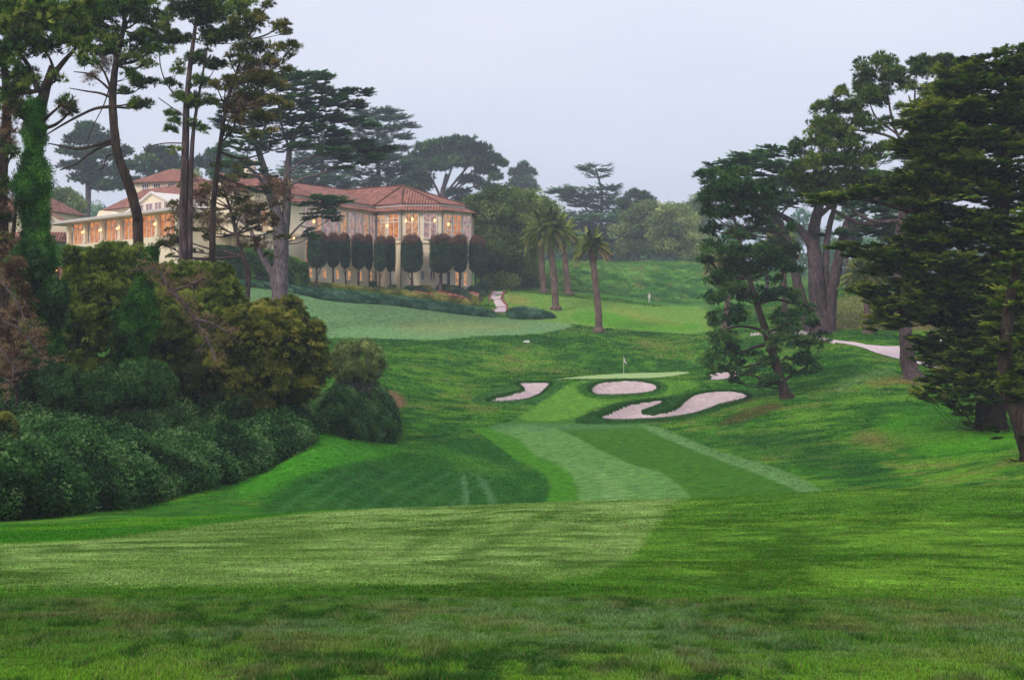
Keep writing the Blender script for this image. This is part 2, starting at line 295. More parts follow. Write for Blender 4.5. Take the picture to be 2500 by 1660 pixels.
def bark_mat(name, dark, light):
    m, nt, b = newmat(name); tcn = nt.nodes.new("ShaderNodeNewGeometry"); mp = nt.nodes.new("ShaderNodeMapping")
    mp.inputs['Scale'].default_value = (1, 1, .12); nt.links.new(tcn.outputs['Position'], mp.inputs[0])
    n = noise(nt, 7, 6, vec=mp.outputs[0], rough=.7); c = ramp(nt, n, [(.38, tuple(lin(*dark))), (.62, tuple(lin(*light)))])
    c2 = ramp(nt, noise(nt, .9, 3), [(.35, g3(.75)), (.65, g3(1.2))]); nt.links.new(mul(nt, c, c2), b.inputs['Base Color']); b.inputs['Roughness'].default_value = .95
    bump(nt, b, n, .9, .15); return m
def sand_mat():
    m, nt, b = newmat("sand"); n = noise(nt, 1.6, 6, rough=.7)
    c = ramp(nt, n, [(.3, tuple(lin(176,152,150))), (.5, tuple(lin(198,176,178))), (.7, tuple(lin(216,196,200)))])
    nt.links.new(c, b.inputs['Base Color']); b.inputs['Roughness'].default_value = .95; bump(nt, b, noise(nt, 3.5, 5), 1.0, .25); return m
def tile_mat():
    m, nt, b = newmat("roof_tile"); tcn = nt.nodes.new("ShaderNodeUVMap")
    w = nt.nodes.new("ShaderNodeTexWave"); w.bands_direction = 'X'; w.inputs['Scale'].default_value = .62; w.inputs['Distortion'].default_value = .5; w.inputs['Detail'].default_value = 1; nt.links.new(tcn.outputs[0], w.inputs[0])
    br = nt.nodes.new("ShaderNodeTexBrick"); br.inputs['Scale'].default_value = 1; br.inputs['Brick Width'].default_value = .5; br.inputs['Row Height'].default_value = .55; br.inputs['Mortar Size'].default_value = .0
    br.inputs['Color1'].default_value = (*lin(164,112,98), 1); br.inputs['Color2'].default_value = (*lin(122,80,72), 1); br.offset = 0; nt.links.new(tcn.outputs[0], br.inputs[0])
    f = ramp(nt, w.outputs[0], [(.1, g3(.35)), (.6, g3(1.25))]); c = mul(nt, br.outputs[0], f)
    f2 = ramp(nt, noise(nt, 1.3, 5), [(.35, (.75, .72, .72)), (.65, (1.25, 1.2, 1.15))]); nt.links.new(mul(nt, c, f2), b.inputs['Base Color'])
    b.inputs['Roughness'].default_value = .85; bump(nt, b, w.outputs[0], .6, .1); return m
def lit_mat(name, a, b_, s):
    m, nt, b = newmat(name); n = noise(nt, 1.7, 4, rough=.7); c = ramp(nt, n, [(.40, tuple(lin(*a))), (.56, tuple(lin(*b_)))])
    b.inputs['Base Color'].default_value = (.05, .04, .035, 1); b.inputs['Roughness'].default_value = .12
    nt.links.new(c, b.inputs['Emission Color']); b.inputs['Emission Strength'].default_value = s; return m
M = dict(
 ground=ground_mat(), sand=sand_mat(), tile=tile_mat(),
 pine=leaf_mat("pine_needles", (18,42,14), (104,146,52), (182,186,92)),
 pined=leaf_mat("dark_pine_needles", (16,46,24), (74,128,60), (130,156,80)),
 pineb=leaf_mat("dry_pine_needles", (50,58,20), (136,142,62), (196,170,108)),
 cyp=leaf_mat("cypress_foliage", (14,40,8), (110,144,44), (178,184,74)),
 cypc=leaf_mat("flat_cypress_foliage", (14,50,22), (70,138,58), (124,170,84)),
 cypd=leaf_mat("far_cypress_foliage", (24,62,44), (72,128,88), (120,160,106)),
 broad=leaf_mat("round_tree_leaves", (34,62,24), (116,144,62), (172,182,96)),
 olive=leaf_mat("olive_leaves", (62,86,44), (150,168,92), (196,202,124)),
 shrub=leaf_mat("shrub_leaves", (28,58,14), (134,160,56), (200,204,96)),
 shrubb=leaf_mat("bronze_shrub_leaves", (36,54,16), (138,150,58), (196,184,92)),
 ivy=leaf_mat("ivy_leaves", (6,34,6), (56,118,24), (112,162,62)),
 bram=leaf_mat("bramble_leaves", (10,40,14), (60,108,44), (108,140,84)),
 brown=leaf_mat("dead_foliage", (66,48,34), (142,110,82), (184,160,124)),
 topi=leaf_mat("clipped_leaves", (18,42,32), (68,104,70), (106,128,90)),
 topr=leaf_mat("bronze_new_leaves", (70,48,42), (126,92,78), (156,122,100)),
 juni=leaf_mat("juniper_leaves", (30,76,54), (84,140,102), (132,172,136)),
 hedge=leaf_mat("hedge_leaves", (18,56,12), (66,122,32), (130,160,52)),
 box=leaf_mat("box_edging_leaves", (90,98,32), (160,160,70), (204,196,104)),
 palm=leaf_mat("palm_fronds", (48,74,18), (146,166,72), (200,196,116)),
 palmd=leaf_mat("dead_palm_fronds", (150,126,92), (206,180,140), (228,206,170)),
 grass=None,
 bark=bark_mat("bark", (40,30,32), (108,88,90)), barkd=bark_mat("dark_bark", (30,22,20), (78,62,54)), barkg=bark_mat("grey_bark", (60,50,54), (124,108,112)),
 palmb=bark_mat("palm_bark", (70,52,50), (134,110,100)),
 wall=simple("cream_render", (232,214,186), .9, .07, .7), white=simple("white_paint", (222,214,210), .6, .05), roofedge=simple("dark_eave", (96,58,48), .8),
 lit=lit_mat("lit_pane", (120,84,70), (236,170,112), .62), orange=lit_mat("orange_lit_pane", (176,88,34), (246,156,82), .60), pink=lit_mat("dusk_lit_pane", (122,100,116), (214,168,152), .55),
 dark=simple("dark_glass", (52,54,70), .15, .3), red=simple("red_brown_paint", (150,74,50), .6), pathm=simple("pale_concrete", (206,184,188), .9, .1, 1.2, .3, 6),
 brick=simple("brick", (140,84,76), .9, .25, 4, .4, 8), metal=simple("dark_metal", (60,52,48), .5), lampw=None,
 soil=simple("mulch", (66,44,36), .95, .3, 4), fl=leaf_mat("bedding_flowers", (140,56,44), (210,116,88), (250,232,216)), stone=simple("pale_stone", (224,222,220), .8),
 skin=simple("skin", (206,160,132), .6), cloth=simple("pale_cloth", (216,206,206), .9), hair=simple("hair", (90,70,50), .8), flag=simple("flag_cloth", (226,212,230), .8, .05), pole=simple("flagstick_paint", (190,196,160), .5, .05),
)
def glow(name, rgb, s):
    m, nt, b = newmat(name); b.inputs['Base Color'].default_value = (*lin(*rgb), 1); b.inputs['Emission Color'].default_value = (*lin(*rgb), 1); b.inputs['Emission Strength'].default_value = s; return m
M['lampw'] = glow("lamp_glow", (255,196,110), 3.2)
def col_mat():
    m, nt, b = newmat("grass_blades"); at = nt.nodes.new("ShaderNodeAttribute"); at.attribute_name = "Col"; nt.links.new(at.outputs['Color'], b.inputs['Base Color'])
    b.inputs['Roughness'].default_value = .8; b.inputs['Specular IOR Level'].default_value = .1
    out = nt.nodes["Material Output"]; tr = nt.nodes.new("ShaderNodeBsdfTranslucent"); nt.links.new(at.outputs['Color'], tr.inputs[0]); mx = nt.nodes.new("ShaderNodeMixShader"); mx.inputs[0].default_value = .3
    nt.links.new(b.outputs[0], mx.inputs[1]); nt.links.new(tr.outputs[0], mx.inputs[2]); nt.links.new(mx.outputs[0], out.inputs[0]); return m
M['grass'] = col_mat()

# ---------------------------------------------------------------- object makers
def tag(o, label=None, cat=None, group=None, kind=None):
    if label: o['label'] = label
    if cat: o['category'] = cat
    if group: o['group'] = group
    if kind: o['kind'] = kind
    return o
def thing(name, loc, label, cat, group=None):
    o = bpy.data.objects.new(name, None); o.empty_display_size = .3; COL.objects.link(o); o.location = loc
    return tag(o, label, cat, group)
def obj(name, V, Fc, mat, parent=None, loc=None, smooth=False, uv=None, tint=None, colr=None, mats=None, midx=None):
    """V: (n,3) world points; Fc: (m,k) index array or list of lists"""
    V = np.asarray(V, float)
    top = parent
    while top is not None and top.parent is not None: top = top.parent
    if loc is None: loc = np.array(top.location) if top is not None else np.array([V[:, 0].mean(), V[:, 1].mean(), V[:, 2].min()])
    loc = np.asarray(loc, float)
    me = bpy.data.meshes.new(name)
    if isinstance(Fc, np.ndarray):
        k = Fc.shape[1]; nf = len(Fc)
        me.vertices.add(len(V)); me.vertices.foreach_set("co", (V-loc).astype(np.float32).ravel())
        me.loops.add(nf*k); me.loops.foreach_set("vertex_index", Fc.astype(np.int32).ravel())
        me.polygons.add(nf); me.polygons.foreach_set("loop_start", np.arange(0, nf*k, k, dtype=np.int32))
        me.update(calc_edges=True)
    else:
        me.from_pydata([tuple(p) for p in (V-loc)], [], Fc); me.update()
    if smooth: me.polygons.foreach_set("use_smooth", np.ones(len(me.polygons), bool))
    if tint is not None:
        a = me.attributes.new("tint", 'FLOAT', 'POINT'); a.data.foreach_set("value", np.asarray(tint, np.float32).ravel())
    if colr is not None:
        a = me.attributes.new("Col", 'FLOAT_COLOR', 'POINT'); cc = np.ones((len(V), 4), np.float32); cc[:, :3] = colr; a.data.foreach_set("color", cc.ravel())
    if uv is not None:
        l = me.uv_layers.new(name="UVMap"); l.data.foreach_set("uv", np.asarray(uv, np.float32).ravel())
    for mm in (mats or [mat]): me.materials.append(mm)
    if midx is not None: me.polygons.foreach_set("material_index", np.asarray(midx, np.int32))
    o = bpy.data.objects.new(name, me); COL.objects.link(o)
    if parent is not None:
        o.parent = parent
        o.location = tuple(loc-np.array(top.location)) if parent == top or True else (0, 0, 0)
    else: o.location = tuple(loc)
    return o
class MB:                     # collects simple solids into one mesh
    def __init__(s): s.V = []; s.F = []
    def add(s, V, Fc):
        n = sum(len(a) for a in s.V); s.V.append(np.asarray(V, float)); s.F += [[i+n for i in f] for f in Fc]
    def box(s, c, sx, sy, sz, ax=(1, 0), ay=None):      # ax: plan direction of local x
        ax = np.array([ax[0], ax[1], 0.]); ax /= np.linalg.norm(ax); ay = np.array([-ax[1], ax[0], 0]); az = np.array([0, 0, 1.])
        V = [np.array(c)+ax*a*sx/2+ay*b*sy/2+az*cz*sz/2 for a in (-1, 1) for b in (-1, 1) for cz in (-1, 1)]
        s.add(V, [[0, 1, 3, 2], [4, 6, 7, 5], [0, 4, 5, 1], [2, 3, 7, 6], [0, 2, 6, 4], [1, 5, 7, 3]])
    def beam(s, a, b, w, h):
        a = np.array(a, float); b = np.array(b, float); d = b-a; L = np.linalg.norm(d); d /= L
        up = np.array([0, 0, 1.]) if abs(d[2]) < .95 else np.array([1., 0, 0]); x = np.cross(d, up); x /= np.linalg.norm(x); y = np.cross(x, d)
        V = [p+x*i*w/2+y*j*h/2 for p in (a, b) for i, j in ((-1, -1), (1, -1), (1, 1), (-1, 1))]
        s.add(V, [[0, 1, 2, 3], [7, 6, 5, 4], [0, 4, 5, 1], [1, 5, 6, 2], [2, 6, 7, 3], [3, 7, 4, 0]])
    def prism(s, poly, z0, z1):
        n = len(poly); V = [(p[0], p[1], z0 if np.isscalar(z0) else z0[i]) for i, p in enumerate(poly)]+[(p[0], p[1], z1) for p in poly]
        s.add(V, [list(range(n))[::-1], list(range(n, 2*n))]+[[i, (i+1) % n, n+(i+1) % n, n+i] for i in range(n)])
    def ball(s, c, r, n=8):
        V = []; Fc = []
        for i in range(n+1):
            for j in range(n): a = math.pi*i/n; b = 2*math.pi*j/n; V.append((c[0]+r*math.sin(a)*math.cos(b), c[1]+r*math.sin(a)*math.sin(b), c[2]+r*math.cos(a)))
        for i in range(n):
            for j in range(n): Fc.append([i*n+j, i*n+(j+1) % n, (i+1)*n+(j+1) % n, (i+1)*n+j])
        s.add(V, Fc)
    def build(s, name, mat, parent=None, smooth=False, loc=None):
        return obj(name, np.concatenate(s.V), s.F, mat, parent, smooth=smooth, loc=loc)

def tube(path, rad, sides=8, rough=0., seed=0, step=None):
    """path (n,3), rad (n,) -> verts, quads of a smoothly bent tapering tube"""
    p = np.asarray(path, float); r = np.asarray(rad, float); n = len(p)
    seg = max(3, int(step or 4)); P0 = np.concatenate([[2*p[0]-p[1]], p, [2*p[-1]-p[-2]]]); q = []; rr = []
    for i in range(n-1):
        a, b, c, d = P0[i:i+4]
        for k in range(seg):
            t = k/seg; q.append(.5*((2*b)+(-a+c)*t+(2*a-5*b+4*c-d)*t*t+(-a+3*b-3*c+d)*t**3)); rr.append(r[i]*(1-t)+r[i+1]*t)
    q.append(p[-1]); rr.append(r[-1]); q = np.array(q); rr = np.array(rr); m = len(q)
    T = np.gradient(q, axis=0); T /= np.linalg.norm(T, axis=1)[:, None]+1e-9
    ref = np.array([0, 1., .13]); X = np.cross(T, ref); X /= np.linalg.norm(X, axis=1)[:, None]+1e-9; Y = np.cross(T, X)
    an = np.linspace(0, 2*np.pi, sides, endpoint=False)
    R = rr[:, None]*np.ones((m, sides))
    if rough:
        g = np.random.default_rng(seed); R = R*(1+rough*(g.random(sides)[None]-.5)*1.2+rough*(g.random((m, sides))-.5)*.7)
    V = q[:, None]+R[..., None]*(np.cos(an)[None, :, None]*X[:, None]+np.sin(an)[None, :, None]*Y[:, None])
    V = V.reshape(-1, 3); i = np.arange(m-1)[:, None]*sides; j = np.arange(sides)[None]; j2 = (j+1) % sides
    Q = np.stack([i+j, i+j2, i+sides+j2, i+sides+j], -1).reshape(-1, 4)
    return V, Q
def join(parts):
    V = []; Q = []; n = 0
    for v, q in parts: V.append(v); Q.append(q+n); n += len(v)
    return np.concatenate(V), np.concatenate(Q)

# ---------------------------------------------------------------- foliage templates: (k,3,3) triangles of about unit radius
def unit(n, g): d = g.normal(size=(n, 3)); return d/np.linalg.norm(d, axis=1)[:, None]
def tri(base, dirn, ln, wd, g, nrm=None, jit=.45):
    up = unit(len(base), g) if nrm is None else nrm+g.normal(size=base.shape)*jit      # leaf faces turn towards nrm
    s = np.cross(dirn, up); s /= np.linalg.norm(s, axis=1)[:, None]+1e-9
    return np.stack([base-s*wd[:, None]/2, base+s*wd[:, None]/2, base+dirn*ln[:, None]], 1)
def t_pine(g, na=18, nn=10, w=.12):
    ax = unit(na, g); ax[:, 2] = np.abs(ax[:, 2])*1.0-.25; A = np.repeat(ax, nn, 0)
    d = A+g.normal(size=A.shape)*.42; d[:, 2] += .25; d /= np.linalg.norm(d, axis=1)[:, None]
    b = A*(.35+.3*g.random(len(A)))[:, None]; return tri(b, d, .35+.3*g.random(len(A)), np.full(len(A), w), g, np.array([0, 0, 1.]))
def t_cyp(g, ns=8, nl=11):
    B = []; D = []
    for k in range(ns):
        a = g.uniform(-.9, .9); pitch = g.uniform(.0, .35); L = g.uniform(.7, 1.15)*(1-.25*abs(a))
        d = np.array([math.cos(a)*math.cos(pitch), math.sin(a)*math.cos(pitch), math.sin(pitch)])
        for t in np.linspace(.12, 1, nl):
            p = d*L*t; p[2] += .12*t*t-.05+g.uniform(-.05, .05)
            for s in (-1, 1):
                b = a+s*g.uniform(.35, .9); B.append(p); D.append([math.cos(b), math.sin(b), g.uniform(-.1, .45)])
    B = np.array(B); D = np.array(D); D /= np.linalg.norm(D, axis=1)[:, None]
    return tri(B, D, g.uniform(.16, .3, len(B)), np.full(len(B), .17), g, np.array([0, 0, 1.]), .35)
def t_broad(g, n=130, s=.24):
    p = unit(n, g); q = p*(.5+.5*g.random(n)**.5)[:, None]; d = np.cross(p, unit(n, g))+.35*p; d /= np.linalg.norm(d, axis=1)[:, None]
    return tri(q, d, s*(.8+.6*g.random(n)), s*.85*(.7+.6*g.random(n)), g, p+np.array([0, 0, .35]), .4)
def t_leafy(g, n=110, s=.2): return t_broad(g, n, s)
_g = np.random.default_rng(3)
TPL = dict(feather=[t_pine(_g, 26, 9, .085) for _ in range(5)], bleaf=[t_broad(_g, 80, .36) for _ in range(4)], pine=[t_pine(_g) for _ in range(5)], pinef=[t_pine(_g, 12, 6, .24) for _ in range(4)], cyp=[t_cyp(_g) for _ in range(6)], cypf=[t_cyp(_g, 6, 6) for _ in range(4)],
           broad=[t_broad(_g) for _ in range(4)], broadf=[t_broad(_g, 80, .28) for _ in range(4)], leaf=[t_broad(_g, 110, .24) for _ in range(4)],
           twig=[t_pine(_g, 10, 6, .05) for _ in range(4)])
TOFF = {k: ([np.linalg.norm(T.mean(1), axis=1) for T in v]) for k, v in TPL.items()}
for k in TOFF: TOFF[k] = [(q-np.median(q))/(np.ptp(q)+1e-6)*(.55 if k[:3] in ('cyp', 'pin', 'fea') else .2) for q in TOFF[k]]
def scatter(tpl, pos, scale, yaw=None, tint=None, g=None, tilt=.35, flat=1.):
    """instances of the templates -> triangle soup + tint"""
    g = g or rng; N = len(pos); T = TPL[tpl]; pos = np.asarray(pos); scale = np.broadcast_to(scale, (N,))
    yaw = g.uniform(0, 2*np.pi, N) if yaw is None else yaw; tint = g.random(N) if tint is None else tint
    pick = g.integers(0, len(T), N); Vs = []; Ts = []
    for k in range(len(T)):
        m = pick == k; n = m.sum()
        if not n: continue
        a = yaw[m]; ca, sa = np.cos(a), np.sin(a); tx = g.normal(size=n)*tilt*.6; ty = g.normal(size=n)*tilt*.6
        R = np.zeros((n, 3, 3)); R[:, 0, 0] = ca; R[:, 0, 1] = -sa; R[:, 1, 0] = sa; R[:, 1, 1] = ca; R[:, 2, 2] = 1
        Rx = np.zeros((n, 3, 3)); Rx[:, 0, 0] = np.cos(ty); Rx[:, 0, 2] = np.sin(ty); Rx[:, 1, 1] = 1; Rx[:, 2, 0] = -np.sin(ty); Rx[:, 2, 2] = np.cos(ty)
        Ry = np.zeros((n, 3, 3)); Ry[:, 0, 0] = 1; Ry[:, 1, 1] = np.cos(tx); Ry[:, 1, 2] = -np.sin(tx); Ry[:, 2, 1] = np.sin(tx); Ry[:, 2, 2] = np.cos(tx)
        R = R @ Rx @ Ry
        X = np.einsum('nij,ktj->nkti', R, T[k]); X[..., 2] *= flat
        X = X*scale[m][:, None, None, None]+pos[m][:, None, None, :]
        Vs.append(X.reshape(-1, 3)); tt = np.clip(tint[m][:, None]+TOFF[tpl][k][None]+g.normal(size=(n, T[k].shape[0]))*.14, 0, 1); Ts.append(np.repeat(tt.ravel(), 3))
    return np.concatenate(Vs), np.concatenate(Ts)
def soup(name, VT, mat, parent=None, **k):
    V = np.concatenate([v for v, t in VT]); T = np.concatenate([t for v, t in VT])
    return obj(name, V, np.arange(len(V), dtype=np.int32).reshape(-1, 3), mat, parent, tint=T, **k)
def lobe_pts(c, r, n, g, lowcut=-.45, shell=.55):
    d = unit(n, g); bad = d[:, 2] < lowcut; d[bad, 2] *= -.5; d /= np.linalg.norm(d, axis=1)[:, None]
    rad = shell+(1-shell)*g.random(n)**.7; return c+d*rad[:, None]*np.asarray(r)
EXPORT = []
def tree(name, label, cat, d, trunk, lobes, kind='pine', mat=None, bark='bark', limbs=(), clump=.8, dens=1., group=None, seed=1, autolimb=.7, sides=10, flat=None, dry=None, depth=1., base=None):
    """trunk: [(u,v,width)] from the foot up, read off the photo at distance d; lobes: (u,v,ru,rv[,dd]) foliage masses"""
    g = np.random.default_rng(seed); s = d/F
    u0, v0, w0 = trunk[0]; x0 = (u0-CU)*s; z0 = float(H(x0, d)) if base is None else base
    root = thing(name, (x0, d, z0), label, cat, group)
    path = [P(u, v, d) for u, v, w in trunk]; rad = [w*s/2 for u, v, w in trunk]
    for i in range(1, len(path)): path[i][1] += g.uniform(-.3, .3)*rad[0]*2
    if path[0][2] > z0-.1: path[0] = np.array([path[0][0], d, z0-.3])
    else: path[0][2] = z0-.3
    parts = [tube(path, rad, sides, .22, seed)]
    # root flare
    fl = path[0].copy(); fl2 = fl+(path[1]-path[0])*min(1, .9/np.linalg.norm(path[1]-path[0])); parts.append(tube([fl, (fl+fl2)/2, fl2], [rad[0]*1.45, rad[0]*1.12, rad[0]*.9], sides, .35, seed+5))
    allp = [(p, r) for p, r in zip(path, rad)]
    for k, lm in enumerate(limbs):
        dd = 0 if len(lm[0]) < 4 else lm[0][3]
        lp = [P(q[0], q[1], d+(q[3] if len(q) > 3 else 0)) for q in lm]; lr = [q[2]*s/2 for q in lm]
        parts.append(tube(lp, lr, 7, .15, seed+k)); allp += list(zip(lp, lr))
    cs = [(P(L[0], L[1], d+(L[4] if len(L) > 4 else g.uniform(-.5, .5)*L[2]*s*depth)), np.array([L[2]*s, L[2]*s*.9*depth, L[3]*s*(1.08 if kind == 'pine' else 1.)]), L) for L in lobes]
    # limbs that carry the masses
    tp = np.array([p for p, r in allp]); tr = np.array([r for p, r in allp])
    for c, r, L in cs:
        if g.random() > autolimb: continue
        below = tp[:, 2] < c[2]+r[2]*.3; dd = np.linalg.norm(tp-c, axis=1)+np.where(below, 0, 1e3); i = int(np.argmin(dd)); a = tp[i]; r0 = min(tr[i]*.6, .03*dd[i]+.06)
        if dd[i] > 1e3: continue
        mid = (a+c)/2+np.array([0, 0, -.08*dd[i]])+g.normal(size=3)*.05*dd[i]
        parts.append(tube([a, mid, c], [r0, r0*.7, r0*.35], 6, .1, seed))
        for k in range(3):
            e2 = c+unit(1, g)[0]*r*.8; e2[2] = c[2]+abs(e2[2]-c[2])*.8; m2 = (c+e2)/2+g.normal(size=3)*.1
            parts.append(tube([mid*.4+c*.6, m2, e2], [r0*.45, r0*.3, r0*.12], 5, 0, seed, 3))
    V, Q = join(parts); obj("trunk", V, Q, M[bark], root, smooth=True)
    VT = []; VD = []
    for c, r, L in cs:
        tb = g.uniform(.15, .75)
        if kind in ('cyp', 'cypf'):
            n = max(5, int(dens*9*r[0]*r[1]/clump**2+dens*5*r[2]*r[0]/clump**2)); rr = np.array(r)
            q = g.uniform(-1, 1, (n, 3)); q /= np.maximum(1, np.linalg.norm(q, axis=1))[:, None]; pos = c+q*rr*(.95)
            ax = np.array([x0, d]) if kind == 'cyp' else c[:2]
            out = (pos[:, :2]-c[:2])*1.2+(c[:2]-tp[len(path)//2:len(path), :2].mean(0))*.45; yaw = np.arctan2(out[:, 1], out[:, 0])+g.normal(size=n)*.6
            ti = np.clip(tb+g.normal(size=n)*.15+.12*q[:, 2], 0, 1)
            VT.append(scatter(kind, pos, clump*g.uniform(.7, 1.3, n), yaw, ti, g, .35, flat or 1.))
        else:
            A = r[0]*r[2]+r[0]*r[1]+r[1]*r[2]; n = max(4, int(dens*2.6*A/clump**2)); pos = lobe_pts(c, np.maximum(r-clump*.35, r*.4), n, g, -.8, .35)+g.normal(size=(n, 3))*[.2, .2, .13]*np.array(r)[[0, 0, 2]]*(1 if kind == 'pine' else .6)
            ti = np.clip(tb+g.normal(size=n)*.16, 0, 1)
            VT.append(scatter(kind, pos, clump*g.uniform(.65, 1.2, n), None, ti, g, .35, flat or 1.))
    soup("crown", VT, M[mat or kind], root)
    if dry:                                # bare twiggy or lichened pieces
        V, T = [], []
        for L in dry:
            c = P(L[0], L[1], d); r = np.array([L[2]*s, L[2]*s*.6, L[3]*s]); n = int(14*r[0]*r[2]/.3)+6
            VD.append(scatter('twig', lobe_pts(c, r, n, g, -1, .1), .5, None, None, g))
        soup("dry_twigs", VD, M['brown'], root)
    return root

# ---------------------------------------------------------------- the ground sheet
def build_ground():
    ys = np.concatenate([np.arange(-40, 4, 2.), np.arange(4, 37, .16), np.arange(37, 66, .7), np.arange(66, 108, .45), np.arange(108, 182, .24), np.arange(182, 262, .5), np.arange(262, 330, .8), np.geomspace(330, 1200, 34)])
    s = np.concatenate([-np.geomspace(3.2, .34, 26)[:-1], np.linspace(-.34, .34, 640), np.geomspace(.34, 3.2, 26)[1:]])
    Y, S = np.meshgrid(ys, s, indexing='ij'); X = S*(Y+80); X = np.clip(X, -1100, 1100)+S*1e-3
    Z = H(X, Y); Cc = paint(X, Y, Z)
    V = np.stack([X, Y, Z], -1).reshape(-1, 3); n, m = X.shape
    i = np.arange(n-1)[:, None]*m; j = np.arange(m-1)[None]
    Q = np.stack([i+j, i+j+1, i+j+m+1, i+j+m], -1).reshape(-1, 4)
    o = obj("ground", V, Q, M['ground'], loc=(0, 0, 0), smooth=True, colr=Cc.reshape(-1, 3)); tag(o, "mown golf course turf rolling down a valley and up to the clubhouse", "ground", kind="structure")
build_ground()
def patch(name, poly, mat, off=.03, sp=.5, zf=None, thick=0, parent=None, edge=True, loc=None):
    """a sheet laid over the ground inside a plan outline"""
    p = np.array(poly, float); L = []
    for a, b in zip(p, np.roll(p, -1, 0)):
        k = max(1, int(np.linalg.norm(b-a)/sp)); L += [a+(b-a)*i/k for i in range(k)]
    L = np.array(L); mn, mx = L.min(0), L.max(0)
    gx, gy = np.meshgrid(np.arange(mn[0]+sp/2, mx[0], sp), np.arange(mn[1]+sp/2, mx[1], sp)); gx = gx.ravel(); gy = gy.ravel()
    k = sdf(p, gx, gy) < -sp*.45; pts = [Vector(q) for q in L]+[Vector((a, b)) for a, b in zip(gx[k], gy[k])]
    n = len(L); r = delaunay_2d_cdt(pts, [(i, (i+1) % n) for i in range(n)], [], 1, 1e-5)
    xy = np.array([(q.x, q.y) for q in r[0]]); z = (H(xy[:, 0], xy[:, 1]) if zf is None else zf(xy[:, 0], xy[:, 1]))+off
    V = np.column_stack([xy, z]); Fc = [list(f) for f in r[2]]
    return obj(name, V, Fc, mat, parent, smooth=True, loc=loc)
for (lab, pl, dep, rg), w in zip(BUNK, BW):
    c = w.mean(0); inner = c+(w-c)*1.0
    # sand dips in the middle and climbs the far face
    def zf(x, y, w=w, dep=dep):
        dd = sdf(w, x, y); rel = (y-w[:, 1].min())/(np.ptp(w[:, 1]))
        return H(x, y, False)-dep*sm(0, 1.0, -dd-.02)*(1-.45*sm(.55, .95, rel))-.06*sm(.6, 0, -dd)+(fbm(x, y, .7, 3)-.5)*.10+.06
    o = patch("sand_bunker", inner, M['sand'], .05, .4, zf); tag(o, lab, "sand bunker", kind="structure")
gw = Gp(GREEN_UV, 150, 174); gw = smooth_poly(gw, 1)
gc = gw.mean(0)
mg, ntg, bgm = newmat("putting_turf"); cg = ramp(ntg, noise(ntg, 2.5, 4), [(.3, tuple(lin(132,160,92))), (.7, tuple(lin(164,186,124)))]); ntg.links.new(cg, bgm.inputs['Base Color']); bgm.inputs['Roughness'].default_value = .9
th = np.linspace(0, 2*np.pi, 40, endpoint=False)
gpoly = smooth_poly(Gp([(1268,876),(1310,873),(1340,874.5),(1400,873.5),(1440,873),(1500,872),(1545,868),(1580,862),(1596,858.5),(1560,857),(1500,858.5),(1440,861),(1390,864),(1340,868),(1300,872)], 148, 176), 2)
o = patch("putting_green", gpoly, mg, .05, .6); tag(o, "pale smooth putting green around the flag", "putting green", kind="structure")

# grass blades at our feet and tufts on bunker rims
def blades(n, y0, y1, hgt, wid, seed, xw=.42):
    g = np.random.default_rng(seed); y = (y0**.6+(y1**.6-y0**.6)*g.random(n))**(1/.6); x = (g.random(n)*2-1)*xw*(y+1.5)
    z = H(x, y); cl = fbm(x*.6, y, .22, 3, 61); h = hgt*(.5+.8*g.random(n))*(.55+1.0*sm(.35, .65, cl))
    a = g.uniform(0, 2*np.pi, n); ln = g.normal(size=(n, 2))*.45; b = np.column_stack([x, y, z]); s = np.column_stack([np.cos(a), np.sin(a), 0*a])*wid/2
    tip = b+np.column_stack([ln[:, 0]*h, ln[:, 1]*h, h]); V = np.stack([b-s, b+s, tip], 1).reshape(-1, 3)
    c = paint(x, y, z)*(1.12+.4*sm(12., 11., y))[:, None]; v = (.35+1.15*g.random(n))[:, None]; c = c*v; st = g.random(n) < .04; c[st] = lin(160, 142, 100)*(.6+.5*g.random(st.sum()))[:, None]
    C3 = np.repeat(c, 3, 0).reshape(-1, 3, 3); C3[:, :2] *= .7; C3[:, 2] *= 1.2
    return V, C3.reshape(-1, 3)
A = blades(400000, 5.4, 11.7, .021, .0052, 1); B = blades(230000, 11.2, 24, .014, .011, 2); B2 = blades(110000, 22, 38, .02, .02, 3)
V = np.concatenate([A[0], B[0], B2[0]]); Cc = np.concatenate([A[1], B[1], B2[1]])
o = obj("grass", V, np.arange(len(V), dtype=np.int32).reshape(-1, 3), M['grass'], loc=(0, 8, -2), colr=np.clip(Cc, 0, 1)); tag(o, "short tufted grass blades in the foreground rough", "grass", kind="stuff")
V = []; Cc = []
for w in BW:
    g = np.random.default_rng(5); q = np.roll(w, -1, 0); L = np.linalg.norm(q-w, axis=1); n = int(L.sum()*90)
    i = g.choice(len(w), n, p=L/L.sum()); t = g.random(n)[:, None]; b = w[i]*(1-t)+q[i]*t+g.normal(size=(n, 2))*.09
    far = 1.0
    z = H(b[:, 0], b[:, 1], False)+.05; h = .12+.16*g.random(n); a = g.normal(size=(n, 2))*.5; B3 = np.column_stack([b, z]); s = np.column_stack([np.ones(n), np.zeros(n), np.zeros(n)])*.03
    V.append(np.stack([B3-s, B3+s, B3+np.column_stack([a[:, 0]*h, a[:, 1]*h, h])], 1).reshape(-1, 3)); Cc.append(np.repeat(lin(40, 84, 24)*(.5+.9*g.random(n))[:, None], 3, 0))
V = np.concatenate(V); o = obj("rim_grass", V, np.arange(len(V), dtype=np.int32).reshape(-1, 3), M['grass'], loc=(10, 140, -5), colr=np.concatenate(Cc)); tag(o, "ragged uncut grass hanging over the bunker lips", "grass", kind="stuff")

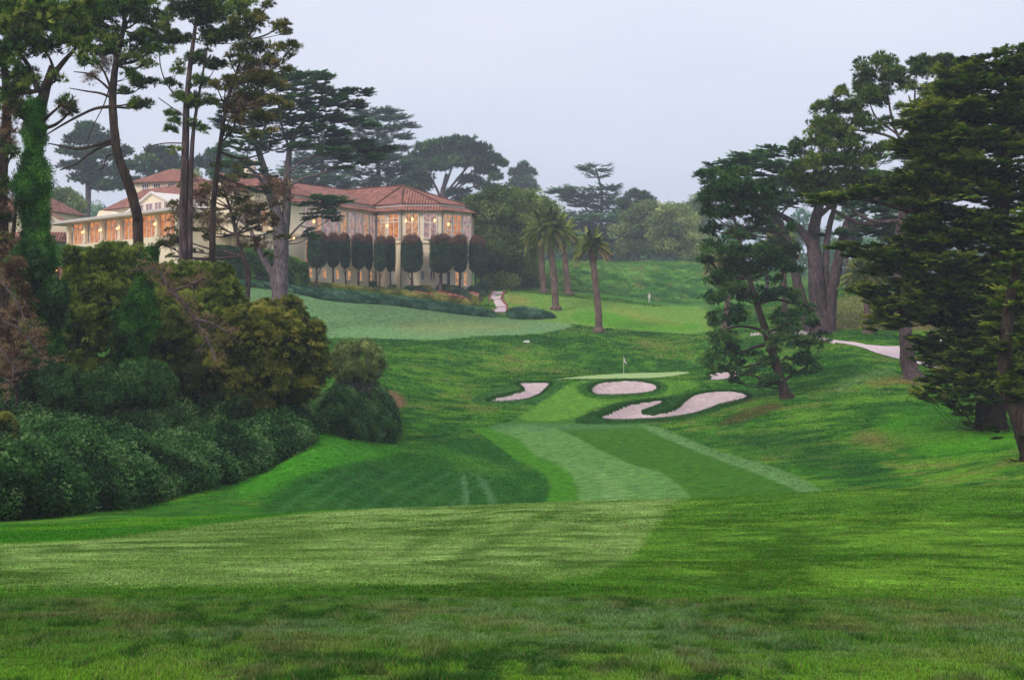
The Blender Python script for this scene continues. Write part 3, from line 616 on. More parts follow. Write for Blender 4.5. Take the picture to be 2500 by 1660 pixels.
FAIR = np.array(Z8([(480,480),(600,470),(680,450),(760,400),(880,310),(960,285),(1010,290),(1040,330),(1100,345),(1180,360),(1060,400),(990,440),(1000,460),(1300,465),(1400,480),(1550,560),(1700,625),(1900,690),(2100,790),(2100,900),(800,900),(870,800),(870,740),(850,705),(800,672),(720,640),(640,580),(560,520)]))
LAWN1 = np.array([(500,655),(700,675),(900,700),(1140,732),(1285,737),(1330,752),(1240,770),(1090,775),(1010,784),(880,780),(750,777),(560,790),(480,760),(460,680)]); LAWN2 = np.array([(1120,664),(1290,682),(1500,706),(1650,708),(1660,775),(1400,757),(1280,742),(1160,735)])
# longer turf grain over the slopes beyond the crest
def turf_grain(n, y0, y1, hgt, wid, seed, xw=.40):
    g = np.random.default_rng(seed); y = y0+(y1-y0)*g.random(n)**.8; x = (g.random(n)*2-1)*xw*y; z = H(x, y); u = CU+F*x/y; v = CV-F*z/y; keep = np.ones(n, bool)
    for w in BW+[gpoly]: keep &= sdf(w, x, y) > .05
    cpth = (y > 128) & (y < 190) & (u > 1700) & (v > 755) & (v < 930); keep &= ~(cpth & (sdf(PATHP, x, y) < .15))
    x, y, z, u, v = x[keep], y[keep], z[keep], u[keep], v[keep]; n = len(x); fw = np.zeros(n, bool)
    c = paint(x, y, z)*1.0; fw = ((sdf(FAIR, u, v) < 0) & (y < 150)) | ((y > 165) & (y < 275) & (sdf(LAWN1, u, v) < 0)) | ((y > 205) & (y < 275) & (sdf(LAWN2, u, v) < 0)); h = hgt*(.4+.9*g.random(n))*(y/110)*np.where(fw, .25, 1); a = g.uniform(0, 2*np.pi, n); w_ = wid*(y/110)*(.6+.8*g.random(n)); b = np.column_stack([x, y, z-.01]); s_ = np.column_stack([np.cos(a), np.sin(a), 0*a])*w_[:, None]/2
    V = np.stack([b-s_, b+s_, b+np.column_stack([g.normal(size=n)*h*.7, g.normal(size=n)*h*.7, h])], 1).reshape(-1, 3)
    rv_ = g.random(n); c = c*np.where(fw, .78+.45*rv_, .45+1.05*rv_)[:, None]; return V, np.repeat(c, 3, 0)
PATHP = Gp([(1888.8+.2711*a, 613.9+.2711*b) for a, b in [(60,622),(110,625),(250,640),(400,668),(560,680),(680,680),(780,672),(900,652),(1040,625),(1050,640),(920,665),(790,700),(780,730),(880,800),(1020,830),(1200,880),(1420,940),(1600,980),(1800,1030),(1960,1075),(1960,1110),(1700,1045),(1500,990),(1300,940),(1080,890),(900,845),(780,812),(700,795),(600,768),(480,735),(380,695),(250,665),(110,645),(60,632)]], 128, 190)
V1, C1_ = turf_grain(420000, 52, 262, .10, .11, 31); o = obj("turf_grain", V1, np.arange(len(V1), dtype=np.int32).reshape(-1, 3), M['grass'], loc=(0, 120, -5), colr=np.clip(C1_, 0, 1)); tag(o, "uneven blades of grass over the far slopes and rough", "grass", kind="stuff")
# paths
def ribbon(name, left, right, lo, hi, mat, lab, off=.06, sp=.5):
    w = Gp(left+right[::-1], lo, hi); o = patch(name, w, mat, off, sp); tag(o, lab, "path", kind="structure"); return o
Z7 = lambda pts: [(1888.8+.2711*a, 613.9+.2711*b) for a, b in pts]     # second enlarged crop (2000..2500 x 650..1100)
cp = Gp(Z7([(60,622),(110,625),(250,640),(400,668),(560,680),(680,680),(780,672),(900,652),(1040,625),(1050,640),(920,665),(790,700),(780,730),(880,800),(1020,830),(1200,880),(1420,940),(1600,980),(1800,1030),(1960,1075),(1960,1110),(1700,1045),(1500,990),(1300,940),(1080,890),(900,845),(780,812),(700,795),(600,768),(480,735),(380,695),(250,665),(110,645),(60,632)]), 128, 190)
o = patch("cart_path", cp, M['pathm'], .06, .6); tag(o, "pale pink concrete cart path forking behind the right hand trees", "path", kind="structure")
cp = Gp([(1730,768),(1800,764),(1850,762),(1925,788),(1925,793),(1850,772),(1800,770),(1730,774)], 150, 215)
o = patch("cart_path", cp, M['pathm'], .06, .6); tag(o, "narrow pale cart path running left behind the pine", "path", kind="structure")

# ---------------------------------------------------------------- clubhouse
def f1(s, n): return (-53.3+.7071*s+.7071*n, 224-.7071*s+.7071*n)
club = thing("clubhouse", (-35, 245, float(H(-35, 245))), "long cream clubhouse with red tile roofs, lit windows and a many-sided right end", "clubhouse")
def part(mb, name, mat, parent=club, smooth=False): return mb.build(name, M[mat], parent, smooth)
A0 = (-34.4, 232.0); A1 = (-30.6, 238.2); A2 = (-27.2, 244.0); J0 = (-24.2, 249.5); O1 = (-19.5, 246.0); O2 = (-12.3, 246.0); O3 = (-7.2, 251.1); O4 = (-7.2, 258.3); O5 = (-12.3, 263.4); K0 = (-30, 270); K1 = (-48, 260); C1 = (-38.3, 226.5)
main_plan = [f1(-18, 10), f1(9, 10), C1, A0, A1, A2, J0, O1, O2, O3, O4, O5, K0, K1]
m = MB(); m.prism(main_plan, 4, 16.9); part(m, "lower_wall", 'wall')
def shrink(poly, d):           # move each plan corner inwards (or outwards when d<0)
    p = np.array(poly); q = []
    for i in range(len(p)):
        a, b, c = p[i-1], p[i], p[(i+1) % len(p)]; e1 = (b-a)/np.linalg.norm(b-a); e2 = (c-b)/np.linalg.norm(c-b)
        n = np.array([-e1[1], e1[0]])+np.array([-e2[1], e2[0]]); L = np.linalg.norm(n); n = n/L; q.append(b+n*d/max(.45, L/2))
    return [tuple(v) for v in q]
m = MB(); m.prism(shrink(main_plan, -.25), 16.9, 17.35); part(m, "string_course", 'wall')
up_plan = [f1(-18, 13), f1(8, 13), (-37.2, 229.5), A0, A1, A2, J0, O1, O2, O3, O4, O5, K0, K1]
up_in = shrink(up_plan, .06)
m = MB(); m.prism(up_in, 17.35, 22.75); part(m, "upper_wall", 'wall')
# left wing
wing = [f1(-36.8, 0), f1(0, 0), f1(0, 13), f1(-36.8, 13)]
m = MB(); m.prism(wing, 9, 16.75); part(m, "terrace_base", 'wall')
wing_in = [f1(-36, .9), f1(-1.2, .9), f1(-1.2, 12.5), f1(-36, 12.5)]
m = MB(); m.prism(wing_in, 16.75, 20.5); part(m, "wing_wall", 'wall')
for s in np.linspace(-36.2, -.6, 7):
    m = MB(); c = f1(s, .35); m.box((*c, 18.6), .75, .55, 3.7, (.7071, -.7071)); m.box((*c, 20.3), .95, .8, .25, (.7071, -.7071)); m.box((*c, 16.95), .95, .8, .3, (.7071, -.7071)); part(m, "column", 'wall')
m = MB(); m.prism([f1(-41.5, -1.4), f1(.6, -1.4), f1(.6, 12), f1(-41.5, 12)], 20.55, 20.95)
for s in np.arange(-41.2, .4, .55): m.box((*f1(s, -1.5), 20.75), .22, .35, .42, (.7071, -.7071))
part(m, "terrace_roof", 'white')
m = MB(); m.prism([f1(-13.5-8.6, 3.6), f1(-13.5+9.5, 3.6), f1(-13.5+9.5, 9), f1(-13.5-8.6, 9)], 20.95, 21.6)
a, b, c = f1(-22.1, 3.6), f1(-13.5, 3.6), f1(-4, 3.6); a2, b2, c2 = f1(-22.1, 10), f1(-13.5, 10), f1(-4, 10)
m.add([(*a, 21.6), (*b, 24.7), (*c, 21.6), (*a2, 21.6), (*b2, 24.7), (*c2, 21.6)], [[0, 2, 1], [3, 4, 5], [0, 3, 5, 2]]); part(m, "pediment", 'wall')
m = MB()
for p, q in ((a, b), (b, c)):
    z0, z1 = (21.6, 24.75) if p == a else (24.75, 21.6); m.beam((p[0]-.14, p[1]-.14, z0), (q[0]-.14, q[1]-.14, z1), .5, .3)
m.add([(*a, 21.62), (*b, 24.78), (*b2, 24.78), (*a2, 21.62)], [[0, 1, 2, 3]]); m.add([(*b, 24.78), (*c, 21.62), (*c2, 21.62), (*b2, 24.78)], [[0, 1, 2, 3]]); part(m, "pediment_coping", 'white')
m = MB(); q = f1(-29, 3); m.add([(*f1(-32, 3), 20.95), (*f1(-30.4, 3), 22.7), (*f1(-29.6, 3), 22.7), (*f1(-25.5, 3), 20.95), (*f1(-32, 6), 20.95), (*f1(-30.4, 6), 22.7), (*f1(-29.6, 6), 22.7), (*f1(-25.5, 6), 20.95)], [[0, 1, 2, 3], [4, 7, 6, 5], [0, 4, 5, 1], [1, 5, 6, 2], [2, 6, 7, 3]]); part(m, "dormer", 'wall')

def window(a, b, t0, t1, z0, z1, nc, zr, pane='lit', arch=False, fr='white', off=.0, bw=.13, name="window"):
    """window between fractions t0..t1 of wall a-b; nc columns of panes, bars at heights zr"""
    a = np.array(a); b = np.array(b); L = np.linalg.norm(b-a); e = (b-a)/L; n = np.array([e[1], -e[0]]); p = lambda t, z, o: (*(a+e*L*t+n*(o+off)), z)
    V = [p(t0, z0, .03), p(t1, z0, .03), p(t1, z1, .03), p(t0, z1, .03)]
    m = MB(); tm = (t0+t1)/2; w = (t1-t0)*L
    m.box(p(tm, z0-.06, .08), w+.3, .3, .14, e); m.box(p(tm, z1+.05, .06), w+.2, .18, .14, e)
    for t in (t0, t1): m.box(p(t, (z0+z1)/2, .06), .16, .16, z1-z0, e)
    for k in range(1, nc): m.box(p(t0+(t1-t0)*k/nc, (z0+z1)/2, .06), bw, .1, z1-z0, e)
    for z in zr: m.box(p(tm, z, .062), w, .1, bw if z != zr[0] or len(zr) < 2 else .18, e)
    f = m.build(name, M[fr], club)
    obj("pane", V, [[0, 1, 2, 3]], M[pane], f, loc=club.location)
# dining room windows, all along the curved front and the many-sided end
for a, b, n in ((A0, A1, 3), (A1, A2, 3), (A2, J0, 3)):
    for k in range(n): window(a, b, (k+.1)/n, (k+.9)/n, 17.75, 21.9, 2, [20.85, 21.4, 18.8], 'pink' if (k+n) % 2 else 'lit')
window(J0, O1, .08, .42, 17.75, 22.0, 2, [20.7, 21.3], 'lit'); window(J0, O1, .54, .95, 17.75, 22.0, 2, [20.7, 21.3], 'orange')
window(O1, O2, .12, .44, 17.75, 22.0, 2, [20.55], 'lit'); window(O1, O2, .56, .88, 17.75, 22.0, 2, [20.55], 'pink')
for k in range(3): window(O2, O3, .05+.32*k, .05+.32*k+.27, 17.75, 22.0, 2, [20.5, 21.2, 19.2, 18.4], ('lit', 'orange', 'pink')[k])
window(O3, O4, .1, .45, 17.75, 22, 2, [20.5], 'lit'); window(O3, O4, .55, .9, 17.75, 22, 2, [20.5], 'lit')
window(O1, O2, .76, .90, 12.4, 16.0, 2, [13.6, 14.8], 'dark'); window(J0, O1, .66, .78, 12.2, 15.6, 1, [13.8], 'orange', fr='roofedge')
window(A0, A1, .0+.06, .26, 12.2, 16.4, 2, [13.6, 15], 'orange'); window(C1, A0, .25, .5, 12.0, 15.8, 2, [13, 14, 15], 'dark')
window(O1, O2, .50, .58, 10.5, 12.0, 2, [], 'dark'); window(O1, O2, .72, .84, 10.6, 12.1, 2, [], 'red')
window(J0, O1, .56, .76, 9.0, 11.9, 1, [], 'white', name="door")
for a, b, n in ((A0, A1, 2), (A1, A2, 2), (A2, J0, 2)):
    for k in range(n): window(a, b, (k+.3)/n, (k+.62)/n, 10.3, 11.9, 1, [], 'lit')
for k in range(3): window(O2, O3, .15+.28*k, .28+.28*k, 9.6, 12.0, 1, [], ('dark', 'lit', 'lit')[k])
# middle wall
mw0, mw1 = f1(-18, 13), f1(8, 13)
for k, t in enumerate((.12, .3, .5, .62, .82)): window(mw0, mw1, t, t+.065, 17.6, 20.6, 2, [18.6, 19.6], ('red', 'red', 'lit', 'red', 'lit')[k], off=.06)
window(mw0, mw1, .36, .47, 17.45, 20.9, 2, [19.9], 'orange', off=.06, name="door")
# wing openings
w0, w1 = wing_in[0], wing_in[1]
for k in range(6):
    window(w0, w1, (k+.12)/6, (k+.88)/6, 16.85, 20.4, 3, [19.4], 'orange')
for t in (.26, .42, .58, .74): window(f1(-22.1, 3.6), f1(-4, 3.6), t-.06, t+.06, 21.8, 22.9, 2, [], 'pink', off=.0)
for s in (-30.2, -24.2, -18.3, -12.2, -6.4):
    m = MB(); c = f1(s, -.1); m.box((*c, 18.5), .08, .3, .08, (.7071, -.7071)); mm = m.build("wall_lamp", M['metal'], club); m = MB(); m.ball((*f1(s, -.25), 18.75), .2, 8); m.build("lamp_globe", M['lampw'], mm, True)
for x, y, z in ((-32.9, 233.8, 19.6), (-33.2, 233.0, 20.6), (-18.5, 245.6, 20.7), (-17.4, 245.6, 21.0), (-13.5, 245.6, 20.8), (-11.1, 246.9, 20.2), (-22.0, 247.5, 20.0), (-35.5, 229.2, 16.4), (-46, 226, 13.5)):
    m = MB(); m.ball((x, y, z), .17, 8); m.box((x, y, z+.24), .1, .1, .2); m.build("lamp_globe", M['lampw'], club, True)
# railing on the terrace edge
m = MB(); a = np.array(f1(-18, 10.1)); b = np.array(f1(9, 10.1)); m.beam((*a, 18.2), (*b, 18.2), .12, .1)
for t in np.linspace(0, 1, 70): p = a+(b-a)*t; m.box((*p, 17.8), .07, .07, .8)
part(m, "railing", 'metal')
for p in (J0, O1, O2, O3):
    m = MB(); x, y = np.array(p)+np.array([.1, -.18]); m.beam((x, y, 9.2), (x, y, 22.1), .13, .13); m.beam((x, y, 22.0), (x+.5, y-.9, 22.6), .13, .13); part(m, "downspout", 'metal')
# roofs: list of planar polygons with their own tile coordinates
def roof(name, faces, th=.16, parent=club):
    V = []; Fc = []; UV = []
    for f in faces:
        f = [np.array(p, float) for p in f]; n = np.cross(f[1]-f[0], f[2]-f[0]); n /= np.linalg.norm(n)
        if n[2] < 0: n = -n; f = f[::-1]
        ex = np.cross(n, [0, 0, 1]); ex = ex/(np.linalg.norm(ex)+1e-9) if np.linalg.norm(ex) > 1e-4 else np.array([1., 0, 0]); ey = np.cross(n, ex)
        i = len(V); V += f; Fc.append(list(range(i, i+len(f)))); UV += [(np.dot(p, ex), np.dot(p, ey)) for p in f]
        lo = [p-n*th for p in f]; j = len(V); V += lo; Fc.append(list(range(j, j+len(f)))[::-1]); UV += [(0, 0)]*len(f)
        for k in range(len(f)):
            k2 = (k+1) % len(f); Fc.append([i+k, j+k, j+k2, i+k2]); UV += [(0, 0), (0, .2), (.3, .2), (.3, 0)]
    return obj(name, V, Fc, M['tile'], parent, uv=np.array(UV))
def ring(poly, i0, i1, d0, z0, d1, z1):
    a = shrink(poly, d0); b = shrink(poly, d1)
    return [[(*a[i], z0), (*a[i+1], z0), (*b[i+1], z1), (*b[i], z1)] for i in range(i0, i1)]
rp = [(-37.2, 229.5), A0, A1, A2, J0, O1, O2, O3, O4, O5, K0, K1]
roof("skirt_roof", ring(rp, 0, 10, -.95, 22.62, 1.5, 23.65))
m = MB(); m.prism(shrink(rp, 1.2), 22.3, 24.0); part(m, "clerestory_band", 'white')
e = shrink(rp, .85); ez = 24.0; E = [(*p, ez) for p in e]
R1 = (-41.5, 246, 27.9); R2 = (-31.0, 262, 27.9); PK = (-19.8, 255.3, 28.0)
roof("roof", [[E[1], E[2], R1], [E[2], E[3], R1], [E[3], R2, R1], [E[3], E[4], R2], [E[4], PK, R2], [E[4], E[5], PK], [E[5], E[6], PK], [E[6], E[7], PK], [E[7], E[8], PK], [E[8], E[9], PK], [E[9], E[10], R2, PK], [E[10], E[11], R1, R2], [E[0], E[1], R1], [E[11], E[0], R1]])
m = MB()
for a in ((E[4], PK), (E[5], PK), (E[6], PK), (E[7], PK), (PK, R2), (R1, R2)): m.beam((a[0][0], a[0][1], a[0][2]+.06), (a[1][0], a[1][1], a[1][2]+.06), .32, .22)
m.build("ridge_tiles", M['tile'], club)
# main gabled range behind the wing
m = MB(); m.prism([f1(-41, 10.5), f1(6, 10.5), f1(6, 22), f1(-41, 22)], 16.8, 24.2)
a, b, c = f1(6, 10.5), f1(6, 16.2), f1(6, 22); a2, b2, c2 = f1(-41, 10.5), f1(-41, 16.2), f1(-41, 22)
part(m, "range_wall", 'wall')
window(f1(6, 10.5), f1(6, 22), .12, .3, 18.4, 21.4, 2, [19.8], 'lit'); window(f1(6, 10.5), f1(6, 22), .45, .63, 18.4, 21.4, 2, [19.8], 'pink')
roof("range_roof", [[(*f1(-42, 9.6), 23.95), (*f1(6.7, 9.6), 23.95), (*f1(1, 16.2), 28.0), (*f1(-38, 16.2), 28.0)], [(*f1(6.7, 9.6), 23.95), (*f1(6.7, 23), 23.95), (*f1(1, 16.2), 28.0)], [(*f1(-38, 16.2), 28.0), (*f1(1, 16.2), 28.0), (*f1(6.7, 23), 23.9), (*f1(-42, 23), 23.9)], [(*f1(-42, 9.6), 23.95), (*f1(-38, 16.2), 28.0), (*f1(-42, 23), 23.9)]])
# a cross gable near the junction
m = MB(); m.prism([f1(-3, 7.5), f1(4.5, 7.5), f1(4.5, 12), f1(-3, 12)], 16.9, 24.4); m.add([(*f1(-3, 7.5), 24.4), (*f1(.75, 7.5), 26.9), (*f1(4.5, 7.5), 24.4)], [[0, 2, 1]]); part(m, "cross_gable_wall", 'wall')
roof("cross_gable_roof", [[(*f1(-3.7, 7.0), 24.1), (*f1(.75, 7.0), 27.15), (*f1(.75, 15.3), 27.15), (*f1(-3.7, 12), 24.1)], [(*f1(.75, 7.0), 27.15), (*f1(5.2, 7.0), 24.1), (*f1(5.2, 12), 24.1), (*f1(.75, 15.3), 27.15)]])
m = MB(); x, y = f1(-4, 16.5); m.box((x, y, 28.6), 1.5, 1.2, 3.2, (.7071, -.7071)); m.box((x, y, 30.3), 1.8, 1.5, .3, (.7071, -.7071)); part(m, "chimney", 'wall')
# tower block
tb = [(-72.5, 270), (-60.5, 266), (-57.5, 275), (-69.5, 279)]
m = MB(); m.prism(tb, 24, 30.3); part(m, "tower_wall", 'wall')
tp_ = [(*p, 30.1) for p in shrink(tb, -.9)]; roof("tower_roof", [[tp_[0], tp_[1], (-64.3, 272, 33), (-66.5, 272.8, 33)], [tp_[1], tp_[2], (-64.3, 272, 33)], [tp_[2], tp_[3], (-66.5, 272.8, 33), (-64.3, 272, 33)], [tp_[3], tp_[0], (-66.5, 272.8, 33)]])
for t in (.2, .4, .65, .85): window(tb[0], tb[1], t-.06, t+.06, 28.2, 29.7, 3, [28.95], 'dark')
# annex at far left
an = thing("annex_building", (-92, 266, float(H(-92, 266))), "cream annex with red tile roofs behind the ivy covered trunk at the far left", "building")
al = [(-108, 268), (-88, 262), (-84, 274), (-104, 280)]
m = MB(); m.prism(al, 10, 24.4); m.build("wall", M['wall'], an)
h = [(*p, 24.2) for p in shrink(al, -.8)]; roof("roof", [[h[0], h[1], (-88, 268, 27.2), (-104, 274, 27.2)], [h[1], h[2], (-88, 268, 27.2)], [h[2], h[3], (-104, 274, 27.2), (-88, 268, 27.2)], [h[3], h[0], (-104, 274, 27.2)]], parent=an)
m = MB(); bl = [(-92, 254), (-79.5, 257), (-80.5, 264), (-93, 262)]; m.prism(bl, 10, 20.6); m.add([(-92, 254, 20.6), (-85.8, 255.5, 24), (-79.5, 257, 20.6)], [[0, 2, 1]]); m.build("gable_wall", M['wall'], an)
roof("gable_roof", [[(-92.6, 253.5, 20.5), (-85.8, 255, 24.1), (-86.6, 264, 24.1), (-93.5, 263, 20.5)], [(-85.8, 255, 24.1), (-79, 256.6, 20.5), (-80, 265, 20.5), (-86.6, 264, 24.1)]], parent=an)
roof("lower_roof", [[(-90.5, 252.3, 17.8), (-79.0, 253.8, 17.8), (-79.3, 257, 19.6), (-91.5, 254.2, 19.6)]], parent=an)
m = MB()
for x in (-101, -97.5, -94):
    y = 268-(x+108)*.3; m.box((x, y-.12, 22.3), .9, .12, 1.5, (20, -6))
m.build("windows", M['dark'], an)

# ---------------------------------------------------------------- clubhouse garden
S4 = lambda X, Y: (679.7+.1999*X, 472+.1999*Y)
# clipped trees: one of its own, copied along the wall
TOP = [  # X, half width, top Y, crown bottom Y, base Y (on the enlarged crop), distance
 (245,118,325,755,880,229.5),(440,76,345,750,890,233.5),(590,64,345,755,905,237),(738,84,355,765,920,240),(862,52,365,770,940,243),(975,76,375,800,955,240.5),(1105,60,380,790,965,243),
 (1355,126,368,822,968,241.5),(1680,138,362,800,970,242),(1905,92,365,785,972,245.5),(2075,84,372,775,978,248.5),(2165,60,400,790,980,253)]
TL = ["broad clipped tree with bronze top, leftmost in the row against the clubhouse","narrow clipped tree second in the row from the left corner of the clubhouse","clipped tree third in the row from the left corner of the clubhouse","clipped tree fourth in the row from the left corner of the clubhouse","slim clipped tree squeezed in fifth in the row along the curved wall","clipped tree sixth in the row along the curved wall","slim clipped tree just left of the clubhouse door","broad clipped tree standing alone right of the clubhouse door","widest clipped tree in front of the many-sided dining room","clipped tree third from the right end of the clubhouse row","clipped tree second from the right end of the clubhouse row","clipped tree at the right end of the clubhouse row, beyond the wall"]
def topiary():
    g = np.random.default_rng(11); r = thing("clipped_tree", (0, 0, 0), TL[0], "tree", "clipped trees along the clubhouse wall")
    V, Q = join([tube([(0, 0, -.2), (.05, 0, 1.2), (0, .05, 2.4), (0, 0, 4)], [.26, .2, .17, .12], 8, .2, 1), tube([(0, 0, 1.5), (.35, .1, 2.2), (.6, 0, 3)], [.1, .08, .05], 6)])
    obj("trunk", V, Q, M['bark'], r, smooth=True)
    n = 620; a = g.uniform(0, 2*np.pi, n); h = g.random(n); rr = (1-np.abs(2*h-1)**7)**.5*(.92+.12*g.random(n)); cap = .80+.20*np.sin(np.pi*np.clip(h, 0, 1))**.5
    pos = np.column_stack([rr*np.cos(a)*1.2*cap, rr*np.sin(a)*1.2*cap, 3.15+h*4.85]); k = h < .78+.14*g.random(n)+.04*np.sin(a*3)
    i2 = lobe_pts(np.array([0, 0, 5.4]), np.array([.9, .9, 1.9]), 120, g, -1, .2)
    soup("crown", [scatter('leaf', pos[k], .34, None, None, g), scatter('leaf', i2, .6, None, None, g)], M['topi'], r)
    pr = pos[~k]; ex = pr[g.integers(0, len(pr), 90)]+np.column_stack([g.normal(size=90)*.15, g.normal(size=90)*.15, g.random(90)*.5])
    soup("new_growth", [scatter('leaf', np.concatenate([pr, ex]), .38, None, None, g)], M['topr'], r); return r
tp0 = topiary()
for i, (X, hw, t, b, bs, d) in enumerate(TOP):
    u, vb = S4(X, bs); s = d/F; x = (u-CU)*s; zb = float(H(x, d)); ztop = (CV-S4(0, t)[1])*s
    if i == 0: r = tp0; kids = []
    else:
        r = tp0.copy(); COL.objects.link(r)
        for c in list(tp0.children): k = c.copy(); COL.objects.link(k); k.parent = r
    sc_ = (ztop-zb)/8.2; wd = hw*.1999*s/1.45
    r.location = (x, d, zb); r.scale = (wd, wd, sc_); r.rotation_euler = (.03*math.sin(i*2.1), .03*math.cos(i*3.7), i*1.3); r['label'] = TL[i]; r['category'] = "tree"; r['group'] = "clipped trees along the clubhouse wall"
def mass(name, label, cat, pts, mat, n, clump, tpl='leaf', kind=None, group=None, seed=1, loc=None, parent=None, hf=None, trunk=None):
    """pts: (n,3) clump places"""
    g = np.random.default_rng(seed); VT = [scatter(tpl, pts, clump*g.uniform(.7, 1.25, len(pts)), None, np.clip(fbm(pts[:, 0], pts[:, 1]+pts[:, 2], 1.6, 2, seed)*1.5-.3+g.normal(size=len(pts))*.24, 0, 1), g)]
    o = soup(name, VT, M[mat], parent, loc=loc)
    return tag(o, label, cat, group, kind) if parent is None else o
def band(poly_uv, lo, hi, n, hgt, seed=1, dome=1.5):
    """clump places over a plan outline, heaped up to a height"""
    g = np.random.default_rng(seed); w = Gp(poly_uv, lo, hi); mn, mx = w.min(0), w.max(0); out = np.zeros((0, 2))
    while len(out) < n:
        q = mn+g.random((n*3, 2))*(mx-mn); out = np.concatenate([out, q[sdf(w, q[:, 0], q[:, 1]) < 0]])
    q = out[:n]; e = -sdf(w, q[:, 0], q[:, 1]); h = hgt*np.sqrt(np.clip(e/dome, 0, 1))*(1 if hgt < 1.5 else .55+.9*fbm(q[:, 0], q[:, 1], 3.2, 3, seed)); z = H(q[:, 0], q[:, 1])
    return np.column_stack([q, z+h*(.55+.45*g.random(n))+.05])
jp = band([(525,655),(620,660),(700,668),(800,678),(900,690),(1000,702),(1100,716),(1138,724),(1141,731),(1000,716),(900,703),(700,680),(525,658)], 190, 245, 3400, .55, 3, 1.2)
mass("juniper_bed", "long bank of blue green juniper along the lawn below the clubhouse", "ground cover", jp, 'juni', 0, .42, kind="stuff", seed=3)
jp = band([(1170,722),(1200,716),(1240,722),(1280,733),(1240,736),(1175,735)], 205, 250, 800, .8, 4, 1.2)
mass("juniper_bed", "short bank of juniper right of the garden steps", "ground cover", jp, 'juni', 0, .42, kind="stuff", seed=4)
bp = band([(525,640),(620,648),(700,655),(800,664),(900,676),(1000,689),(1085,703),(1085,706),(1000,692),(900,679),(700,658),(525,643)], 190, 250, 1100, .5, 5, .4)
mass("edging_hedge", "thin yellow green edging hedge above the juniper bank", "hedge", bp, 'box', 0, .26, seed=5)
G5 = lambda pts: [(897+.18*a, 623+.18*b) for a, b in pts]
bed = Gp(G5([(0,250),(150,255),(400,230),(600,235),(800,250),(1000,270),(1180,290),(1240,330),(1200,400),(1140,435),(1000,425),(800,395),(500,360),(200,320),(0,285)]), 236, 262)
o = patch("flower_bed", bed, M['soil'], .05, .5); tag(o, "planted bed of dark mulch beside the garden steps", "flower bed", kind="structure")
for pl, lab in (([(380,235),(520,240),(560,290),(480,262),(340,250)], "curling yellow green edging hedge at the back left of the flower bed"), ([(520,275),(600,300),(620,340),(740,352),(740,365),(590,350),(560,310)], "short yellow green hedge scroll between the two flower strips"), ([(780,245),(900,280),(1020,320),(1140,390),(1145,410),(1080,412),(1060,395),(1100,392),(1000,338),(880,300),(760,262)], "looping yellow green hedge scroll around the long flower strip"), ([(0,255),(200,300),(500,345),(800,390),(1150,445),(1200,462),(1150,460),(800,405),(500,360),(200,315),(0,270)], "yellow green hedge line along the front of the flower bed")):
    q = band(G5(pl), 232, 262, 260, .55, 6, .35); mass("edging_hedge", lab, "hedge", q, 'box', 0, .3, group="edging hedges of the flower bed", seed=7)
for pl, lab in (([(300,290),(450,310),(600,340),(590,352),(440,335),(300,305)], "left strip of red and white bedding flowers"), ([(610,285),(700,300),(850,335),(1030,385),(1020,400),(850,365),(700,325),(610,300)], "long middle strip of red and white bedding flowers"), ([(1000,300),(1140,318),(1150,340),(1020,325)], "small right strip of red and white bedding flowers")):
    q = band(G5(pl), 232, 262, 130, .3, 8, .3); q[:, 2] += .12; mass("flower_strip", lab, "flowers", q, 'fl', 0, .2, kind="stuff", seed=8)
for pl, hh, lab in (([(180,262),(300,255),(480,285),(500,300),(300,285),(200,285)], .7, "low dark hedge behind the left flower strip"), ([(560,245),(760,260),(1000,320),(1050,372),(900,335),(700,285)], .9, "dark clipped hedge behind the long flower strip"), ([(1000,268),(1160,288),(1250,300),(1230,330),(1100,318)], .9, "dark hedge below the round bush")):
    q = band(G5(pl), 236, 262, 320, hh, 9, .5); mass("low_hedge", lab, "hedge", q, 'topi', 0, .4, group="dark hedges of the flower bed", seed=9)
